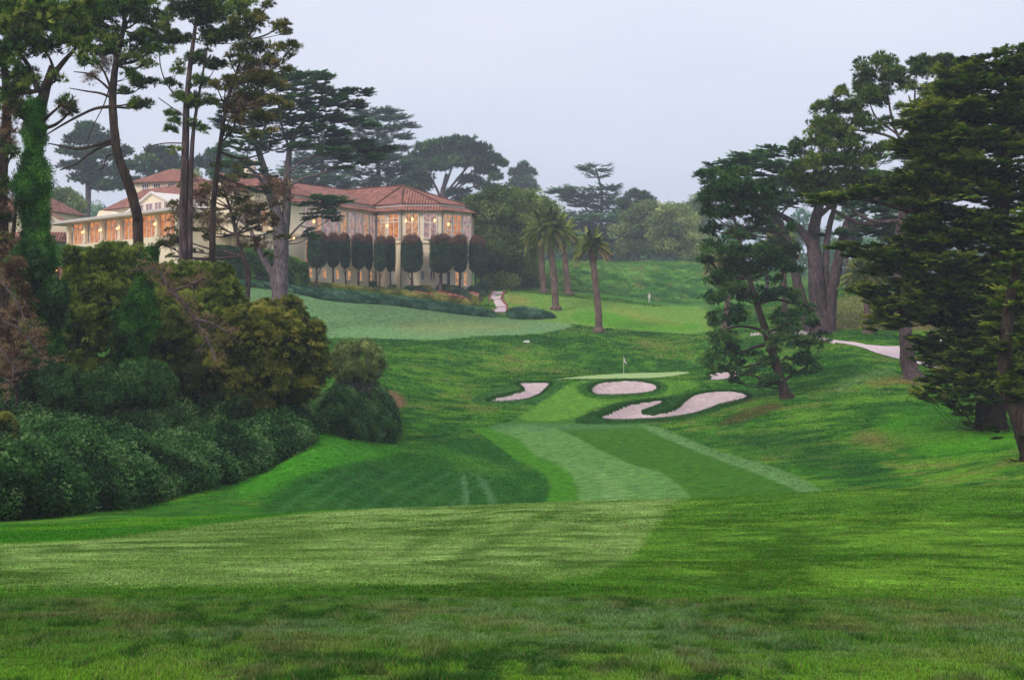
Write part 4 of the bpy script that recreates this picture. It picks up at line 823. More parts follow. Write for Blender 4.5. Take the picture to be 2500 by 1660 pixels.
def bush(name, label, u, v, ru, rv, d, mat, n=240, clump=.5, tpl='leaf', group=None, seed=1, cat="bush", lobes=None, stems=0):
    s = d/F; c = P(u, v, d); x, y = c[0], c[1]; g = np.random.default_rng(seed); zb = float(H(x, y)); r = thing(name, (x, y, zb), label, cat, group)
    VT = []; C = []
    for L in (lobes or [(u, v, ru, rv)]):
        cc = P(L[0], L[1], d)+np.array([0, g.uniform(-.4, .4)*L[2]*s if lobes else 0, 0]); rr = np.array([L[2]*s, L[2]*s*.9, L[3]*s]); C.append((cc, rr))
        # several sub-masses so the surface bulges unevenly
        k = max(1, int(13*(rr[0]*rr[2])**.5/clump/2)) if clump < rr[0]*.5 else 1
        sub = lobe_pts(cc, rr*.82, k, g, -.9, .8)
        nn = int(n*(rr[0]*rr[2])/(sum(l[2]*l[3] for l in (lobes or [(u, v, ru, rv)]))*s*s)); per = max(3, nn//(k+1))
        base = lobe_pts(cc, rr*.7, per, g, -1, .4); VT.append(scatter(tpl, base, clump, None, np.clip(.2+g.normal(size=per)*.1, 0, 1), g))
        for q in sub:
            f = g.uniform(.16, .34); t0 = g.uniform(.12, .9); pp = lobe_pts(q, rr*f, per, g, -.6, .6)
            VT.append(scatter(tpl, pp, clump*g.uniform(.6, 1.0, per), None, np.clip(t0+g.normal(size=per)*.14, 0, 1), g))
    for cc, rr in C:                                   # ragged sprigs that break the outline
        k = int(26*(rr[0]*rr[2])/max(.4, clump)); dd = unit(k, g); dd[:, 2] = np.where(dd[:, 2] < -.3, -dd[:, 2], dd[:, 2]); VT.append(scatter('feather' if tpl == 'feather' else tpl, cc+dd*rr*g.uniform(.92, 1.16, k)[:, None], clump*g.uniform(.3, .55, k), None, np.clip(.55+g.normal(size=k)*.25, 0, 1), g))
    parts = []
    for k in range(max(3, stems)):
        cc, rr = C[k % len(C)]; e = cc+unit(1, g)[0]*rr*(.6 if not stems else 1.0); e[2] = cc[2]+abs(e[2]-cc[2])*.7; a = np.array([x+g.normal()*.15*rr[0], y+g.normal()*.1*rr[0], zb-.1]); mid = (a+e)/2+g.normal(size=3)*.1*rr[0]
        parts.append(tube([a, mid, e], [.06+.02*rr[0], .05, .02], 5, .1, k))
    V, Q = join(parts); obj("stems" if stems else "trunk", V, Q, M['barkg' if stems else 'bark'], r, smooth=True)
    soup("foliage", VT, M[mat], r); return r
bush("round_bush", "round dark clipped bush beside the top of the garden steps", 1117, 664, 20, 15, 246, 'topi', 300, .45, seed=2)
for k, (u, v, a) in enumerate(((1025, 662, "low dark bush under the right end windows of the clubhouse"), (1052, 664, "small dark bush between two downspouts at the clubhouse foot"), (905, 661, "small dark bush beside the clubhouse door"), (860, 654, "small dark bush under the lit low window of the curved wall"))):
    bush("foundation_bush", a, u, v, 9, 5, (243.5, 244, 241.5, 241)[k], 'topi', 60, .3, group="small bushes at the clubhouse foot", seed=20+k)
# big clipped hedge left of the cypress trunk
def hedge_pts(a, b, w, h, n, seed):
    g = np.random.default_rng(seed); a = np.array(a); b = np.array(b); e = (b-a)/np.linalg.norm(b-a); nn = np.array([-e[1], e[0]]); t = g.random(n); q = g.uniform(-1, 1, n); k = g.random(n)
    face = g.random(n); off = np.where(face < .55, -1, np.where(face < .7, 1, q)); hh = np.where(face < .7, k, .93+.07*k); xy = a+(b-a)*t[:, None]+nn*(off*w/2)[:, None]; return np.column_stack([xy, H(xy[:, 0], xy[:, 1])+hh*h*(1+.06*np.sin(t*19))])
p1 = P(498, 640, 212); p2 = P(693, 648, 224)
q = hedge_pts(p1[:2], p2[:2], 3.2, 4.4, 2300, 3); mass("clipped_hedge", "long tall clipped hedge between the lawn and the cream wall", "hedge", q, 'hedge', 0, .55, seed=13)
# garden steps
st = thing("garden_steps", (*G(1152, 715, 225, 245), 0), "pale curved garden steps with brick risers climbing to the clubhouse", "steps"); st.location.z = float(H(st.location.x, st.location.y))
seg = [((1340,545),(1505,545)), ((1310,440),(1515,510)), ((1283,362),(1440,385)), ((1308,300),(1465,300)), ((1335,265),(1495,278))]
prev = None
for i in range(4):
    (a, b), (c, d_) = seg[i], seg[i+1]; w = Gp(G5([a, b, d_, c]), 226, 262); mz = H(w[:, 0], w[:, 1]); z = float(mz[0]+mz[1])/2+.25; z2 = float(mz[2]+mz[3])/2+.05
    m = MB(); V = [(w[0][0], w[0][1], z), (w[1][0], w[1][1], z), (w[2][0], w[2][1], z2), (w[3][0], w[3][1], z2)]; m.add(V+[(p[0], p[1], p[2]-.14) for p in V], [[0, 1, 2, 3], [0, 4, 5, 1], [1, 5, 6, 2], [2, 6, 7, 3], [3, 7, 4, 0], [7, 6, 5, 4]])
    m.build("landing", M['pathm'], st)
    m = MB(); q0 = np.array([*w[0], 0]); q1 = np.array([*w[1], 0]); m.add([(w[0][0], w[0][1]+.05, z-1.1), (w[1][0], w[1][1]+.05, z-1.1), (w[1][0], w[1][1]+.05, z-.142), (w[0][0], w[0][1]+.05, z-.142), (w[0][0], w[0][1]+.5, z-1.1), (w[1][0], w[1][1]+.5, z-1.1), (w[1][0], w[1][1]+.5, z-.142), (w[0][0], w[0][1]+.5, z-.142)], [[0, 1, 2, 3], [4, 7, 6, 5], [0, 3, 7, 4], [1, 5, 6, 2], [3, 2, 6, 7]]); m.build("riser", M['brick'], st)
    for a_, b_ in ((0, 3), (1, 2)):
        m = MB(); m.beam((V[a_][0], V[a_][1], V[a_][2]+.05), (V[b_][0], V[b_][1], V[b_][2]+.05), .3, .3); m.build("side_curb", M['brick'], st)
# white stone in the rough, lamp and brick wall at the left
x, y = G(1214, 789, 180, 210); m = MB(); m.box((x, y, float(H(x, y))+.12), .85, .6, .22, (1, .1)); m.box((x+.1, y, float(H(x, y))+.26), .5, .4, .08, (1, .3)); o = m.build("white_stone", M['stone']); tag(o, "small flat white stone lying in the rough below the lawn", "stone")
a = P(95, 640, 178); b = P(230, 650, 172); m = MB(); V = []
aw = np.array(a[:2]); bw = np.array(b[:2]); z0 = float(H(*aw)); m.prism([tuple(aw), tuple(bw), tuple(bw+[.3, 1.0]), tuple(aw+[.3, 1.0])], z0-3, (CV-620)*178/F); m.prism([tuple(aw-[.1, .1]), tuple(bw+[.1, -.1]), tuple(bw+[.4, 1.1]), tuple(aw+[.2, 1.1])], (CV-620)*178/F, (CV-620)*178/F+.15); o = m.build("retaining_wall", M['brick']); tag(o, "low brick retaining wall half hidden at the far left", "wall")
x, y, z = P(127, 624, 160); zb = float(H(x, y)); r = thing("path_lamp", (x, y, zb), "short path lamp glowing beside the ivy covered trunk", "lamp"); m = MB(); m.beam((x+.35, y, zb), (x+.35, y, z+.3), .1, .1); m.beam((x-.4, y, z+.27), (x+.4, y, z+.27), .3, .08); m.build("post", M['metal'], r); m = MB(); m.box((x-.05, y, z+.08), .7, .3, .25); m.build("light", M['lampw'], r)
# flag
x, y = 13.02, 152.5; zb = float(H(x, y)); fz = (CV-822)*y/F; x = (1438-CU)*y/F
r = thing("flagstick", (x, y, zb), "white flag hanging on a slim stick in the green behind the oval bunker", "flag")
m = MB(); m.beam((x, y, zb-.05), (x, y, fz), .05, .05); m.build("stick", M['pole'], r)
V = []; Fc = []; g = np.random.default_rng(2)
for i in range(9):
    for j in range(7):
        a = i/8; b = j/6; V.append((x+.03+b*(.16+.24*a), y+.1*math.sin(b*9+a*3), fz-.04-a*.5-b*.42*(1-.3*a)))
for i in range(8):
    for j in range(6): Fc.append([i*7+j, i*7+j+1, i*7+j+8, i*7+j+7])
Va = np.array(V); Vb = Va+[0, .012, 0]; n = len(Va); obj("flag", np.concatenate([Va, Vb]), Fc+[[a+n for a in f[::-1]] for f in Fc], M['flag'], r, smooth=True)
m = MB(); m.ball((x, y, fz+.02), .05, 6); m.build("finial", M['pole'], r)
# person beyond the ridge
def person(x, y, zb, label, h=1.75):
    r = thing("person", (x, y, zb), label, "person")
    J = dict(p=(0,0,.93),c=(0,0,1.2),n=(0,0,1.42),hd=(0,0,1.55),ht=(0,0,1.68),sl=(-.18,0,1.38),sr=(.18,0,1.38),el=(-.27,-.05,1.12),er=(.27,-.08,1.12),hl=(-.18,-.25,1.0),hr=(.14,-.27,1.0),kl=(-.11,0,.5),kr=(.12,-.04,.5),fl=(-.13,.02,.07),fr=(.15,0,.07),tl=(-.14,-.16,.03),tr=(.17,-.18,.03))
    K = list(J); E = [('p','c'),('c','n'),('n','hd'),('hd','ht'),('n','sl'),('n','sr'),('sl','el'),('sr','er'),('el','hl'),('er','hr'),('p','kl'),('p','kr'),('kl','fl'),('kr','fr'),('fl','tl'),('fr','tr')]
    R = dict(p=.15,c=.14,n=.06,hd=.09,ht=.075,sl=.065,sr=.065,el=.045,er=.045,hl=.035,hr=.035,kl=.07,kr=.07,fl=.045,fr=.045,tl=.035,tr=.035)
    me = bpy.data.meshes.new("body"); me.from_pydata([J[k] for k in K], [(K.index(a), K.index(b)) for a, b in E], []); o = bpy.data.objects.new("body", me); COL.objects.link(o); o.parent = r; o.scale = (h/1.75,)*3
    me.materials.append(M['cloth']); md = o.modifiers.new("Skin", 'SKIN'); sv = me.skin_vertices[0].data
    for i, k in enumerate(K): sv[i].radius = (R[k], R[k]*.8); sv[i].use_root = (k == 'p')
    o.modifiers.new("Sub", 'SUBSURF').levels = 1; o.modifiers["Sub"].render_levels = 1
    m = MB(); m.ball((x, y, zb+1.60), .105, 8); m.build("face", M['skin'], r, True); m = MB(); m.ball((x, y+.02, zb+1.66), .108, 8); m.build("cap", M['white'], r, True)
    return r
px, py = (1497-CU)/F*268.5, 268.5; person(px, py, float(H(px, py)), "person in pale clothes standing alone on the far lawn below the rough hill")

# ---------------------------------------------------------------- palms
def frond(L, g, rise, droop, mat=None, w=.5):
    """one feather leaf along +x: stem and leaflets as triangles"""
    n = 20; t = np.linspace(0, 1, n+1); x = L*(t*math.cos(rise)); z = L*(t*math.sin(rise)-droop*t**2.2); x = x*(1-.12*t*t*droop)
    p = np.column_stack([x, 0*t, z]); T = []
    for i in range(n): a, b = p[i], p[i+1]; o = np.array([0, .035*(1.2-t[i]), 0]); T += [[a-o, a+o, b+o], [a-o, b+o, b-o]]
    for i in range(1, n+1):
        for k in range(3):
            q = p[i]-(p[i]-p[i-1])*(k/3); tt = t[i]; ln = w*(.35+1.1*math.sin(math.pi*min(1, .12+tt*.86)))
            for s in (-1, 1):
                d = np.array([.75, s*.8, -.28+g.uniform(-.25, .2)]); d /= np.linalg.norm(d); sd_ = np.array([.12, 0, .04]); T.append([q-sd_, q+sd_, q+d*ln])
    return np.array(T)
def palm(label, d, trunk, crown, rad, seed=1, nf=70, dead=10, boss=True, group="canary palms", deadyaw=None, up=1., name="palm_tree", vbase=None):
    g = np.random.default_rng(seed); s = d/F; x = (trunk[0][0]-CU)*s; zb = float(H(x, d)); r = thing(name, (x, d, zb), label, "palm tree", group)
    path = [P(u, v, d) for u, v, w in trunk]; path[0][2] = zb-.2; rd = [w*s/2*.84 for u, v, w in trunk]; V, Q = tube(path, rd, 14, .12, seed, 10); obj("trunk", V, Q, M['palmb'], r, smooth=True)
    fl = path[0]+np.array([0, 0, .2]); V, Q = tube([fl-[0, 0, .3], fl+[0, 0, .35], fl+[0, 0, .8]], [rd[0]*1.75, rd[0]*1.6, rd[0]*1.05], 16, .3, seed); obj("root_boss", V, Q, M['palmb'], r, smooth=True)
    c = P(crown[0], crown[1], d); R = rad*s
    if boss: V, Q = tube([path[-1]-[0, 0, .3], (path[-1]+c)/2, c+[0, 0, .2]], [rd[-1]*1.0, rd[-1]*1.45, rd[-1]*.8], 12, .3, seed); obj("crown_boss", V, Q, M['bram'] if False else M['palmb'], r, smooth=True)
    def leaves(n, r0, r1, d0, d1, yaws=None, lr=1.):
        O = []; Tn = []
        for k in range(n):
            T = frond(R*g.uniform(.85, 1.1)*lr, g, g.uniform(r0, r1), g.uniform(d0, d1), w=.7*R/5); a = yaws[k] if yaws is not None else g.uniform(0, 2*np.pi); ca, sa = math.cos(a), math.sin(a)
            X = T.copy(); X[..., 0] = T[..., 0]*ca-T[..., 1]*sa; X[..., 1] = T[..., 0]*sa+T[..., 1]*ca; O.append((X+c).reshape(-1, 3)); Tn.append(np.clip(g.uniform(.2, .85)+g.normal(size=len(T))*.12, 0, 1).repeat(3))
        return np.concatenate(O), np.concatenate(Tn)
    soup("fronds", [leaves(nf//3, .75, 1.45, .12, .5), leaves(nf//3, .25, .8, .3, .75), leaves(nf-2*(nf//3), -.25, .3, .35, .8, lr=.95)], M['palm'], r)
    if dead: soup("dead_fronds", [leaves(dead, -.5, .15, .25, .6, yaws=deadyaw if deadyaw is not None else None, lr=.9)], M['palmd'], r)
    return r
palm("tall palm in the middle of three with a full crown, on the bright lawn", 238, [(1282,695,19),(1277,640,19),(1272,590,18),(1268,552,17)], (1266,528), 66, 1, 150, 6)
palm("palm behind and left of the full crowned palm, pale trunk", 262, [(1254,668,18),(1250,620,17),(1249,570,16)], (1246,545), 54, 2, 90, 4)
palm("palm behind and right of the full crowned palm, pale trunk", 262, [(1311,671,18),(1305,620,17),(1300,570,16)], (1298,540), 54, 3, 90, 5)
ga = np.random.default_rng(8)
palm("lone palm nearest the green with a sparse crown and tan dead fronds on its right", 214, [(1381,768,20),(1380,720,19),(1374,660,18),(1368,605,16)], (1366,566), 54, 4, 48, 16, deadyaw=list(ga.uniform(-.9, .7, 11))+list(ga.uniform(2.6, 3.7, 5)))
palm("palm with hanging tan fronds at the left edge of the right hand pine", 215, [(1676,735,17),(1677,690,17),(1678,640,16)], (1660,598), 50, 5, 40, 10)
palm("palm behind the right hand pine with its crown showing above", 205, [(1812,752,18),(1810,700,18),(1806,620,17)], (1800,562), 58, 6, 80, 6)
palm("short stout palm right of the giant cypress trunk beside the cart path", 182, [(2002,775,20),(2000,730,18),(1996,670,17)], (1990,632), 60, 7, 70, 14)
palm("palm partly hidden behind the stout palm right of the giant cypress", 192, [(2030,768,15),(2032,720,14),(2034,650,14)], (2036,620), 50, 8, 50, 6)

# ---------------------------------------------------------------- trees on the left
tree("pine_tree", "dark pine cut by the left edge of the photo, thin brown foliage", "tree", 82, [(8,900,34),(4,640,30),(2,430,26),(14,260,20),(10,120,14)],
     [(10,60,60,50),(40,20,50,40),(10,150,45,40),(40,200,30,30),(15,250,28,24),(5,330,22,20),(30,350,20,14),(8,430,24,26),(40,440,14,12),(0,500,22,22),(5,560,22,26)], 'pine', 'pine', 'barkd', dens=.75, seed=21, clump=.6, dry=[(20,300,30,60),(15,480,25,60),(20,560,30,40)])
ivt = tree("ivy_clad_pine", "pine whose whole trunk is wrapped in bright green ivy, at the left", "tree", 78, [(112,930,46),(98,780,40),(88,640,36),(84,520,32),(80,400,30),(82,300,28),(96,215,24),(118,150,16)],
     [(111,41,22,20),(1,55,34,14),(133,67,20,17),(168,49,31,15),(57,12,28,21),(141,85,26,19),(24,32,30,19),(101,9,24,15),(67,89,23,21),(211,6,26,17),(57,13,20,10),(23,52,28,15),(163,28,22,11),(44,13,17,16),(175,104,26,10),(71,81,25,15),(186,11,23,14),(111,23,21,9),(196,112,22,11),(191,74,28,15),(111,53,23,12),(42,39,27,9),(22,230,14,10),(48,207,19,8),(44,196,17,9),(41,239,14,10),(74,188,12,9),(60,60,70,45),(120,40,60,40),(160,90,45,35),(40,110,50,35),(100,110,50,30),(180,30,50,35),(20,20,50,35),(190,140,25,22),(60,170,35,22),(130,185,22,18),(150,235,20,18),(165,255,14,12),(35,215,28,22),(55,265,20,14)],
     'pine', 'pine', 'barkd', dens=.8, seed=22, clump=.58, limbs=[[(88,210,16),(70,160,12),(45,120,8)],[(98,205,16),(140,150,12),(175,110,7)]], dry=[(40,240,30,30),(150,250,18,22),(60,300,12,16)])
def ivy(root, name, d, path, n, seed, mat='ivy', bulge=1.0, clump=.32):
    g = np.random.default_rng(seed); s = d/F; pts = []
    p = np.array([P(u, v, d) for u, v, w in path]); w = np.array([q[2]*s/2 for q in path]); L = np.linalg.norm(np.diff(p, axis=0), axis=1); c = np.concatenate([[0], np.cumsum(L)]); t = g.random(n)*c[-1]
    q = np.stack([np.interp(t, c, p[:, k]) for k in range(3)], 1); a0 = 0; r = np.interp(t, c, w)*(.45+.5*g.random(n)+.35*(g.random(n) < .12))*(1+1.5*(fbm(t, t*0+seed, 1.3, 3)-.45)); a = g.uniform(0, 2*np.pi, n)
    q = q+np.column_stack([np.cos(a)*r, np.sin(a)*r, g.normal(size=n)*.1]); tint = np.clip(fbm(t*1.3, a, .9, 2)+g.normal(size=n)*.15, 0, 1)
    return soup(name, [scatter('leaf', q, clump*g.uniform(.6, 1.2, n), None, tint, g)], M[mat], root)
ivy(ivt, "ivy", 78, [(84,235,26),(79,330,38),(76,420,48),(80,500,54),(88,560,66),(92,640,100),(98,720,110),(112,800,90),(128,900,74)], 2300, 5)
lp = tree("pine_tree", "leaning pine with a curved bare trunk and dead side branches before the lit wing", "tree", 95, [(326,640,25.2),(318,560,23.5),(316,500,22.7),(300,430,21.0),(274,360,20.2),(262,290,18.5),(258,220,16.8),(268,150,14.3),(285,70,10.1),(290,10,6.7)],
     [(204,38,32,12),(313,10,27,19),(238,0,19,16),(203,7,25,19),(279,35,28,12),(310,15,27,19),(210,49,27,13),(250,89,33,12),(334,85,21,16),(208,32,28,16),(327,73,17,11),(221,55,14,14),(351,114,25,16),(193,34,29,15),(263,113,23,15),(242,22,21,10),(258,115,19,9),(198,20,26,11),(242,11,29,12),(227,7,14,10),(311,17,14,12),(234,119,15,13),(346,189,17,8),(314,189,10,8),(314,246,16,8),(301,170,11,7),(313,244,11,6),(280,20,60,35),(230,50,50,35),(210,20,40,30),(330,40,45,30),(250,90,45,28),(320,90,40,25),(195,80,30,22),(225,120,30,16),(300,130,35,20),(335,150,25,16),(310,175,25,16),(330,200,22,16),(290,210,22,12),(315,235,20,14),(340,240,16,12),(345,120,25,16)],
     'pine', 'pine', 'barkd', dens=.7, seed=23, clump=.55, autolimb=.9,
     limbs=[[(262,322,9),(220,335,7),(180,343,6),(150,338,4),(112,330,3)],[(258,245,9),(220,250,7),(180,268,6),(140,290,5),(104,312,3)],[(262,330,8),(235,338,7),(205,355,5),(175,378,4),(138,392,3)],[(258,225,7),(232,215,5),(200,210,4),(160,203,2)],[(258,212,7),(235,190,5),(205,170,4),(170,165,2)],[(256,205,6),(240,165,5),(215,130,3)],
            [(256,190,4),(240,240,3),(215,290,2),(200,330,1.5)],[(268,355,5),(248,360,4),(238,385,3),(225,392,2)]], dry=[(240,150,30,25),(210,180,20,15)])
tp2 = tree("pine_tree", "tall straight twin trunked pine left of the spreading cypress", "tree", 106, [(424,640,22.4),(423,540,20.5),(424,440,19.1),(427,330,17.2),(430,240,14.5),(438,150,11.2),(450,60,7.9),(455,-10,8)],
     [(543,8,23,18),(496,45,24,19),(493,1,30,14),(458,21,25,14),(372,62,19,18),(356,78,30,15),(527,24,29,15),(407,96,24,14),(564,36,28,13),(560,25,18,19),(393,94,33,16),(352,6,21,15),(554,73,29,12),(548,85,26,14),(458,12,17,15),(547,120,19,14),(525,83,27,13),(494,89,18,16),(560,9,29,16),(497,5,28,10),(563,86,14,10),(489,73,25,16),(398,0,28,9),(542,15,26,15),(543,71,28,10),(497,42,28,15),(442,243,10,7),(453,238,16,10),(412,223,16,9),(400,280,16,7),(448,225,16,8),(450,20,60,35),(400,30,40,30),(500,30,50,35),(540,70,30,25),(370,60,30,30),(420,90,40,22),(490,90,45,25),(360,100,20,14),(460,130,40,20),(420,160,25,18),(500,150,35,20),(395,195,20,14),(460,190,35,20),(440,240,25,20),(480,235,25,18),(385,265,20,14),(395,300,18,10),(450,285,20,14),(470,300,16,12),(402,345,16,10),(380,120,18,10)],
     'pine', 'pine', 'bark', dens=.66, seed=24, clump=.58,
     limbs=[[(437,640,14.5),(438,500,13.2),(440,400,11.9),(446,300,9.2),(462,200,5.9),(480,100,4.0)],[(426,235,4.6),(400,215,3.3),(378,180,3.3),(368,130,2.6),(380,80,2.0)],[(426,330,3.3),(380,330,2.6),(345,340,2.6),(335,370,2.0),(332,395,1.3)],[(428,270,3.3),(400,250,2.6),(365,225,2.0)]])
tree("pine_tree", "thin trunked pine with sparse yellowish foliage between the twin trunked pine and the cypress", "tree", 101, [(488,640,17),(490,560,16),(492,480,14),(500,400,12),(508,330,10),(522,250,8),(545,170,6),(570,90,5),(610,20,3)],
     [(549,107,19,6),(529,131,18,8),(583,174,17,6),(659,55,13,10),(581,163,11,10),(539,46,14,7),(602,182,17,6),(563,118,14,9),(592,33,12,10),(570,158,19,9),(625,129,13,10),(589,184,13,10),(630,271,14,5),(627,234,16,5),(531,201,18,5),(646,235,15,6),(606,194,14,8),(545,278,13,6),(523,183,19,8),(632,301,19,5),(620,15,18,12),(600,45,25,16),(640,65,25,16),(570,60,35,25),(665,75,20,12),(680,105,22,12),(640,110,25,14),(590,110,35,20),(560,140,35,20),(620,145,30,14),(670,130,18,9),(655,165,20,10),(600,175,35,14),(550,190,35,16),(640,195,25,10),(570,225,40,14),(620,230,30,10),(540,260,35,14),(600,270,35,12),(660,245,20,9),(530,300,30,12),(500,200,25,16),(585,310,30,12)],
     'pine', 'pineb', 'barkd', dens=.75, seed=25, clump=.5, autolimb=1.0, limbs=[[(506,350,6),(560,365,5),(620,350,3)],[(500,400,6),(540,420,5),(600,440,4)]], dry=[(560,250,50,50),(600,170,50,40)])
# twiggy lichened lower branches in front of the clubhouse
tw = tree("pine_tree", "low scraggy pine branches with dry brown lichened twigs in front of the cream wall", "tree", 112, [(560,690,12),(572,640,12),(560,590,10),(545,540,8),(530,480,7),(510,420,5)],
     [(399,545,16,8),(455,530,17,6),(496,441,24,7),(530,496,25,6),(560,486,22,9),(473,530,20,8),(399,557,25,7),(475,598,15,6),(401,557,23,7),(566,374,21,7),(535,459,18,6),(394,469,16,8),(625,536,19,6),(495,481,21,9),(405,480,19,8),(647,549,21,9),(580,567,22,8),(453,580,18,8),(627,591,25,6),(473,441,18,6),(545,388,17,9),(602,476,15,9),(551,469,17,8),(597,554,13,7),(575,514,18,8),(478,547,16,7),(633,506,15,5),(484,492,21,8),(504,452,20,6),(507,382,13,7),(580,490,15,8),(562,408,12,8),(656,545,18,6),(423,426,14,8),(632,520,13,5),(477,550,13,8),(576,478,21,6),(536,408,12,5),(520,430,25,12),(560,460,28,12),(600,480,25,12),(540,500,25,12),(470,430,25,12),(440,410,18,12),(480,470,22,10),(455,500,18,9),(500,530,20,9),(560,530,22,9),(620,500,20,10),(600,530,20,9),(640,470,16,9),(420,470,14,10),(395,530,24,9),(375,560,22,8),(400,590,18,8),(500,385,20,10),(555,400,20,9)],
     'pine', 'pineb', 'bark', dens=.2, seed=26, clump=.38, autolimb=.5, dry=[(430,500,40,40),(640,440,40,40),(590,560,50,20),(520,440,50,25),(570,480,50,30),(460,450,40,30),(600,510,50,20),(500,510,60,20),(400,560,35,25)])
# the spreading cypress in front of the clubhouse
cyp = tree("cypress_tree", "spreading cypress with flat layered crown and forked grey trunk in front of the clubhouse", "tree", 196, [(642,700,35.2),(646,640,33.6),(648,580,32.0),(640,500,27.2),(622,440,19.2),(605,380,14.4),(585,320,9.6)],
     [(715,180,48,9),(690,200,60,14),(640,175,50,16),(770,215,50,10),(815,212,34,6),(735,235,70,14),(800,240,40,9),(655,235,70,18),(600,215,50,16),(590,180,35,10),(560,240,50,16),(700,270,80,14),(790,275,50,9),(625,275,70,16),(830,290,30,7),(550,285,50,14),(740,305,60,10),(590,320,55,14),(545,340,45,12),(800,330,60,8),(860,345,50,7),(885,345,22,5),(660,310,50,10),(760,350,50,9),(820,365,55,7),(780,385,30,7),(560,375,45,12),(600,405,30,9),(530,410,30,9),(745,460,50,8),(780,470,28,7),(720,475,35,10),(740,495,35,8),(765,505,20,6),(590,440,30,9),(560,455,18,6),(690,500,12,10),(700,540,10,9),(715,548,8,7),(640,340,40,10),(700,335,30,8)],
     'cyp', 'cypc', 'barkg', dens=1.15, seed=27, clump=1.5, autolimb=.55, flat=.5,
     limbs=[[(652,560,24.0),(660,490,19.2),(662,430,17.6),(664,380,14.4),(672,330,11.2),(700,280,8.0),(740,240,5.6)],[(650,660,19.2),(622,620,16.0),(600,580,12.8),(585,545,10.4),(570,520,7.2),(540,500,4.0)],[(664,400,8.0),(700,370,7.2),(760,350,5.6),(830,340,4.0)],[(664,430,7.2),(700,410,5.6),(740,400,4.8),(790,370,3.2)],[(622,440,11.2),(590,400,8.0),(550,370,4.8)],[(610,390,9.6),(600,330,7.2),(620,270,4.8)],[(640,700,17.6),(630,640,16.0),(640,600,11.2)],[(655,560,6.4),(690,520,4.8),(740,480,3.2)],[(668,345,7.2),(650,290,5.6),(640,230,4.0)]])
# ---------------------------------------------------------------- shrubs and bramble on the left bank
bush("broad_bush", "tall dark green conifer bush with yellowish tips beside the ivy covered trunk", 210, 720, 80, 150, 84, 'shrub', 1500, .62, 'feather', seed=31, lobes=[(205,640,50,60),(185,720,60,80),(250,730,60,90),(210,820,85,80),(170,600,22,30),(235,600,35,35),(330,760,40,90),(160,850,50,60)])
bush("broad_bush", "rounded olive bush top just below the lit wing of the clubhouse", 275, 620, 60, 60, 92, 'shrub', 700, .58, 'feather', seed=32, lobes=[(270,610,55,45),(310,600,35,35),(300,660,60,55)])
bush("broad_bush", "yellow green bush under the twin trunked pine", 470, 670, 90, 70, 90, 'shrub', 1100, .6, 'feather', seed=33, lobes=[(440,650,50,45),(495,660,45,50),(530,700,38,50),(470,720,80,50),(390,640,40,35),(400,700,50,50)])
bush("broad_bush", "large bronze green rounded bush at the right end of the bank", 610, 820, 100, 130, 84, 'shrubb', 1700, .62, 'feather', seed=34, lobes=[(590,770,75,60),(640,800,70,80),(570,840,75,80),(640,880,65,80),(690,830,45,70),(715,790,40,50),(730,850,32,60),(540,800,40,50),(690,900,45,55)])
bush("broad_bush", "small bronze bush standing behind the large bronze bush on the bank", 640, 725, 60, 38, 96, 'shrubb', 500, .55, 'feather', seed=35, lobes=[(610,725,40,32),(660,722,40,36),(690,745,20,28),(620,770,50,40)])
bush("broad_bush", "dark green bush in the middle of the bank behind the grey dead branches", 400, 790, 90, 100, 88, 'shrub', 1300, .6, 'feather', seed=36, lobes=[(400,760,60,60),(450,800,60,70),(370,830,60,70),(480,860,60,60),(420,880,70,60),(520,770,40,50)])
bush("twiggy_bush", "open twiggy bush with pale stems and yellow green leaves, right end of the bank", 826, 850, 60, 60, 102, 'olive', 420, .4, 'leaf', seed=37, lobes=[(800,815,30,26),(835,808,34,24),(865,830,26,28),(780,840,20,30),(850,860,30,26),(810,860,36,30)], stems=46)
bush("yellow_bush", "yellow green feathery bush cut by the left edge above the fairway", 18, 1045, 34, 80, 56, 'shrubb', 900, .34, 'feather', seed=38, lobes=[(5,1000,34,40),(20,1040,32,45),(10,1090,36,45),(30,1060,22,40),(0,1060,40,60)])
bush("dead_bush", "reddish brown dead foliage hanging at the left edge below the pines", 30, 720, 55, 120, 74, 'brown', 620, .45, 'twig', seed=39, lobes=[(25,640,35,50),(50,700,30,50),(20,760,35,60),(60,800,40,40),(30,850,40,50)])
bush("dark_bush", "shadowy green bush at the foot of the ivy covered trunk", 70, 880, 80, 70, 76, 'bram', 900, .5, seed=40, lobes=[(40,880,60,60),(100,900,60,60),(150,900,60,50),(260,900,70,50),(330,890,70,55),(60,620,40,60),(130,700,25,60)])
sn = tree("ivy_clad_snag", "leaning dead trunk wrapped in pale green ivy in the middle of the bank", "dead tree", 82, [(296,900,22),(305,800,20),(318,720,16),(334,640,12),(350,580,9),(385,555,6)], [(372,562,10,8)], 'pine', 'pineb', 'bark', dens=.3, clump=.3, seed=41)
ivy(sn, "ivy", 82, [(352,575,14),(340,620,24),(328,670,38),(316,730,60),(306,800,80),(300,880,80)], 1500, 6)
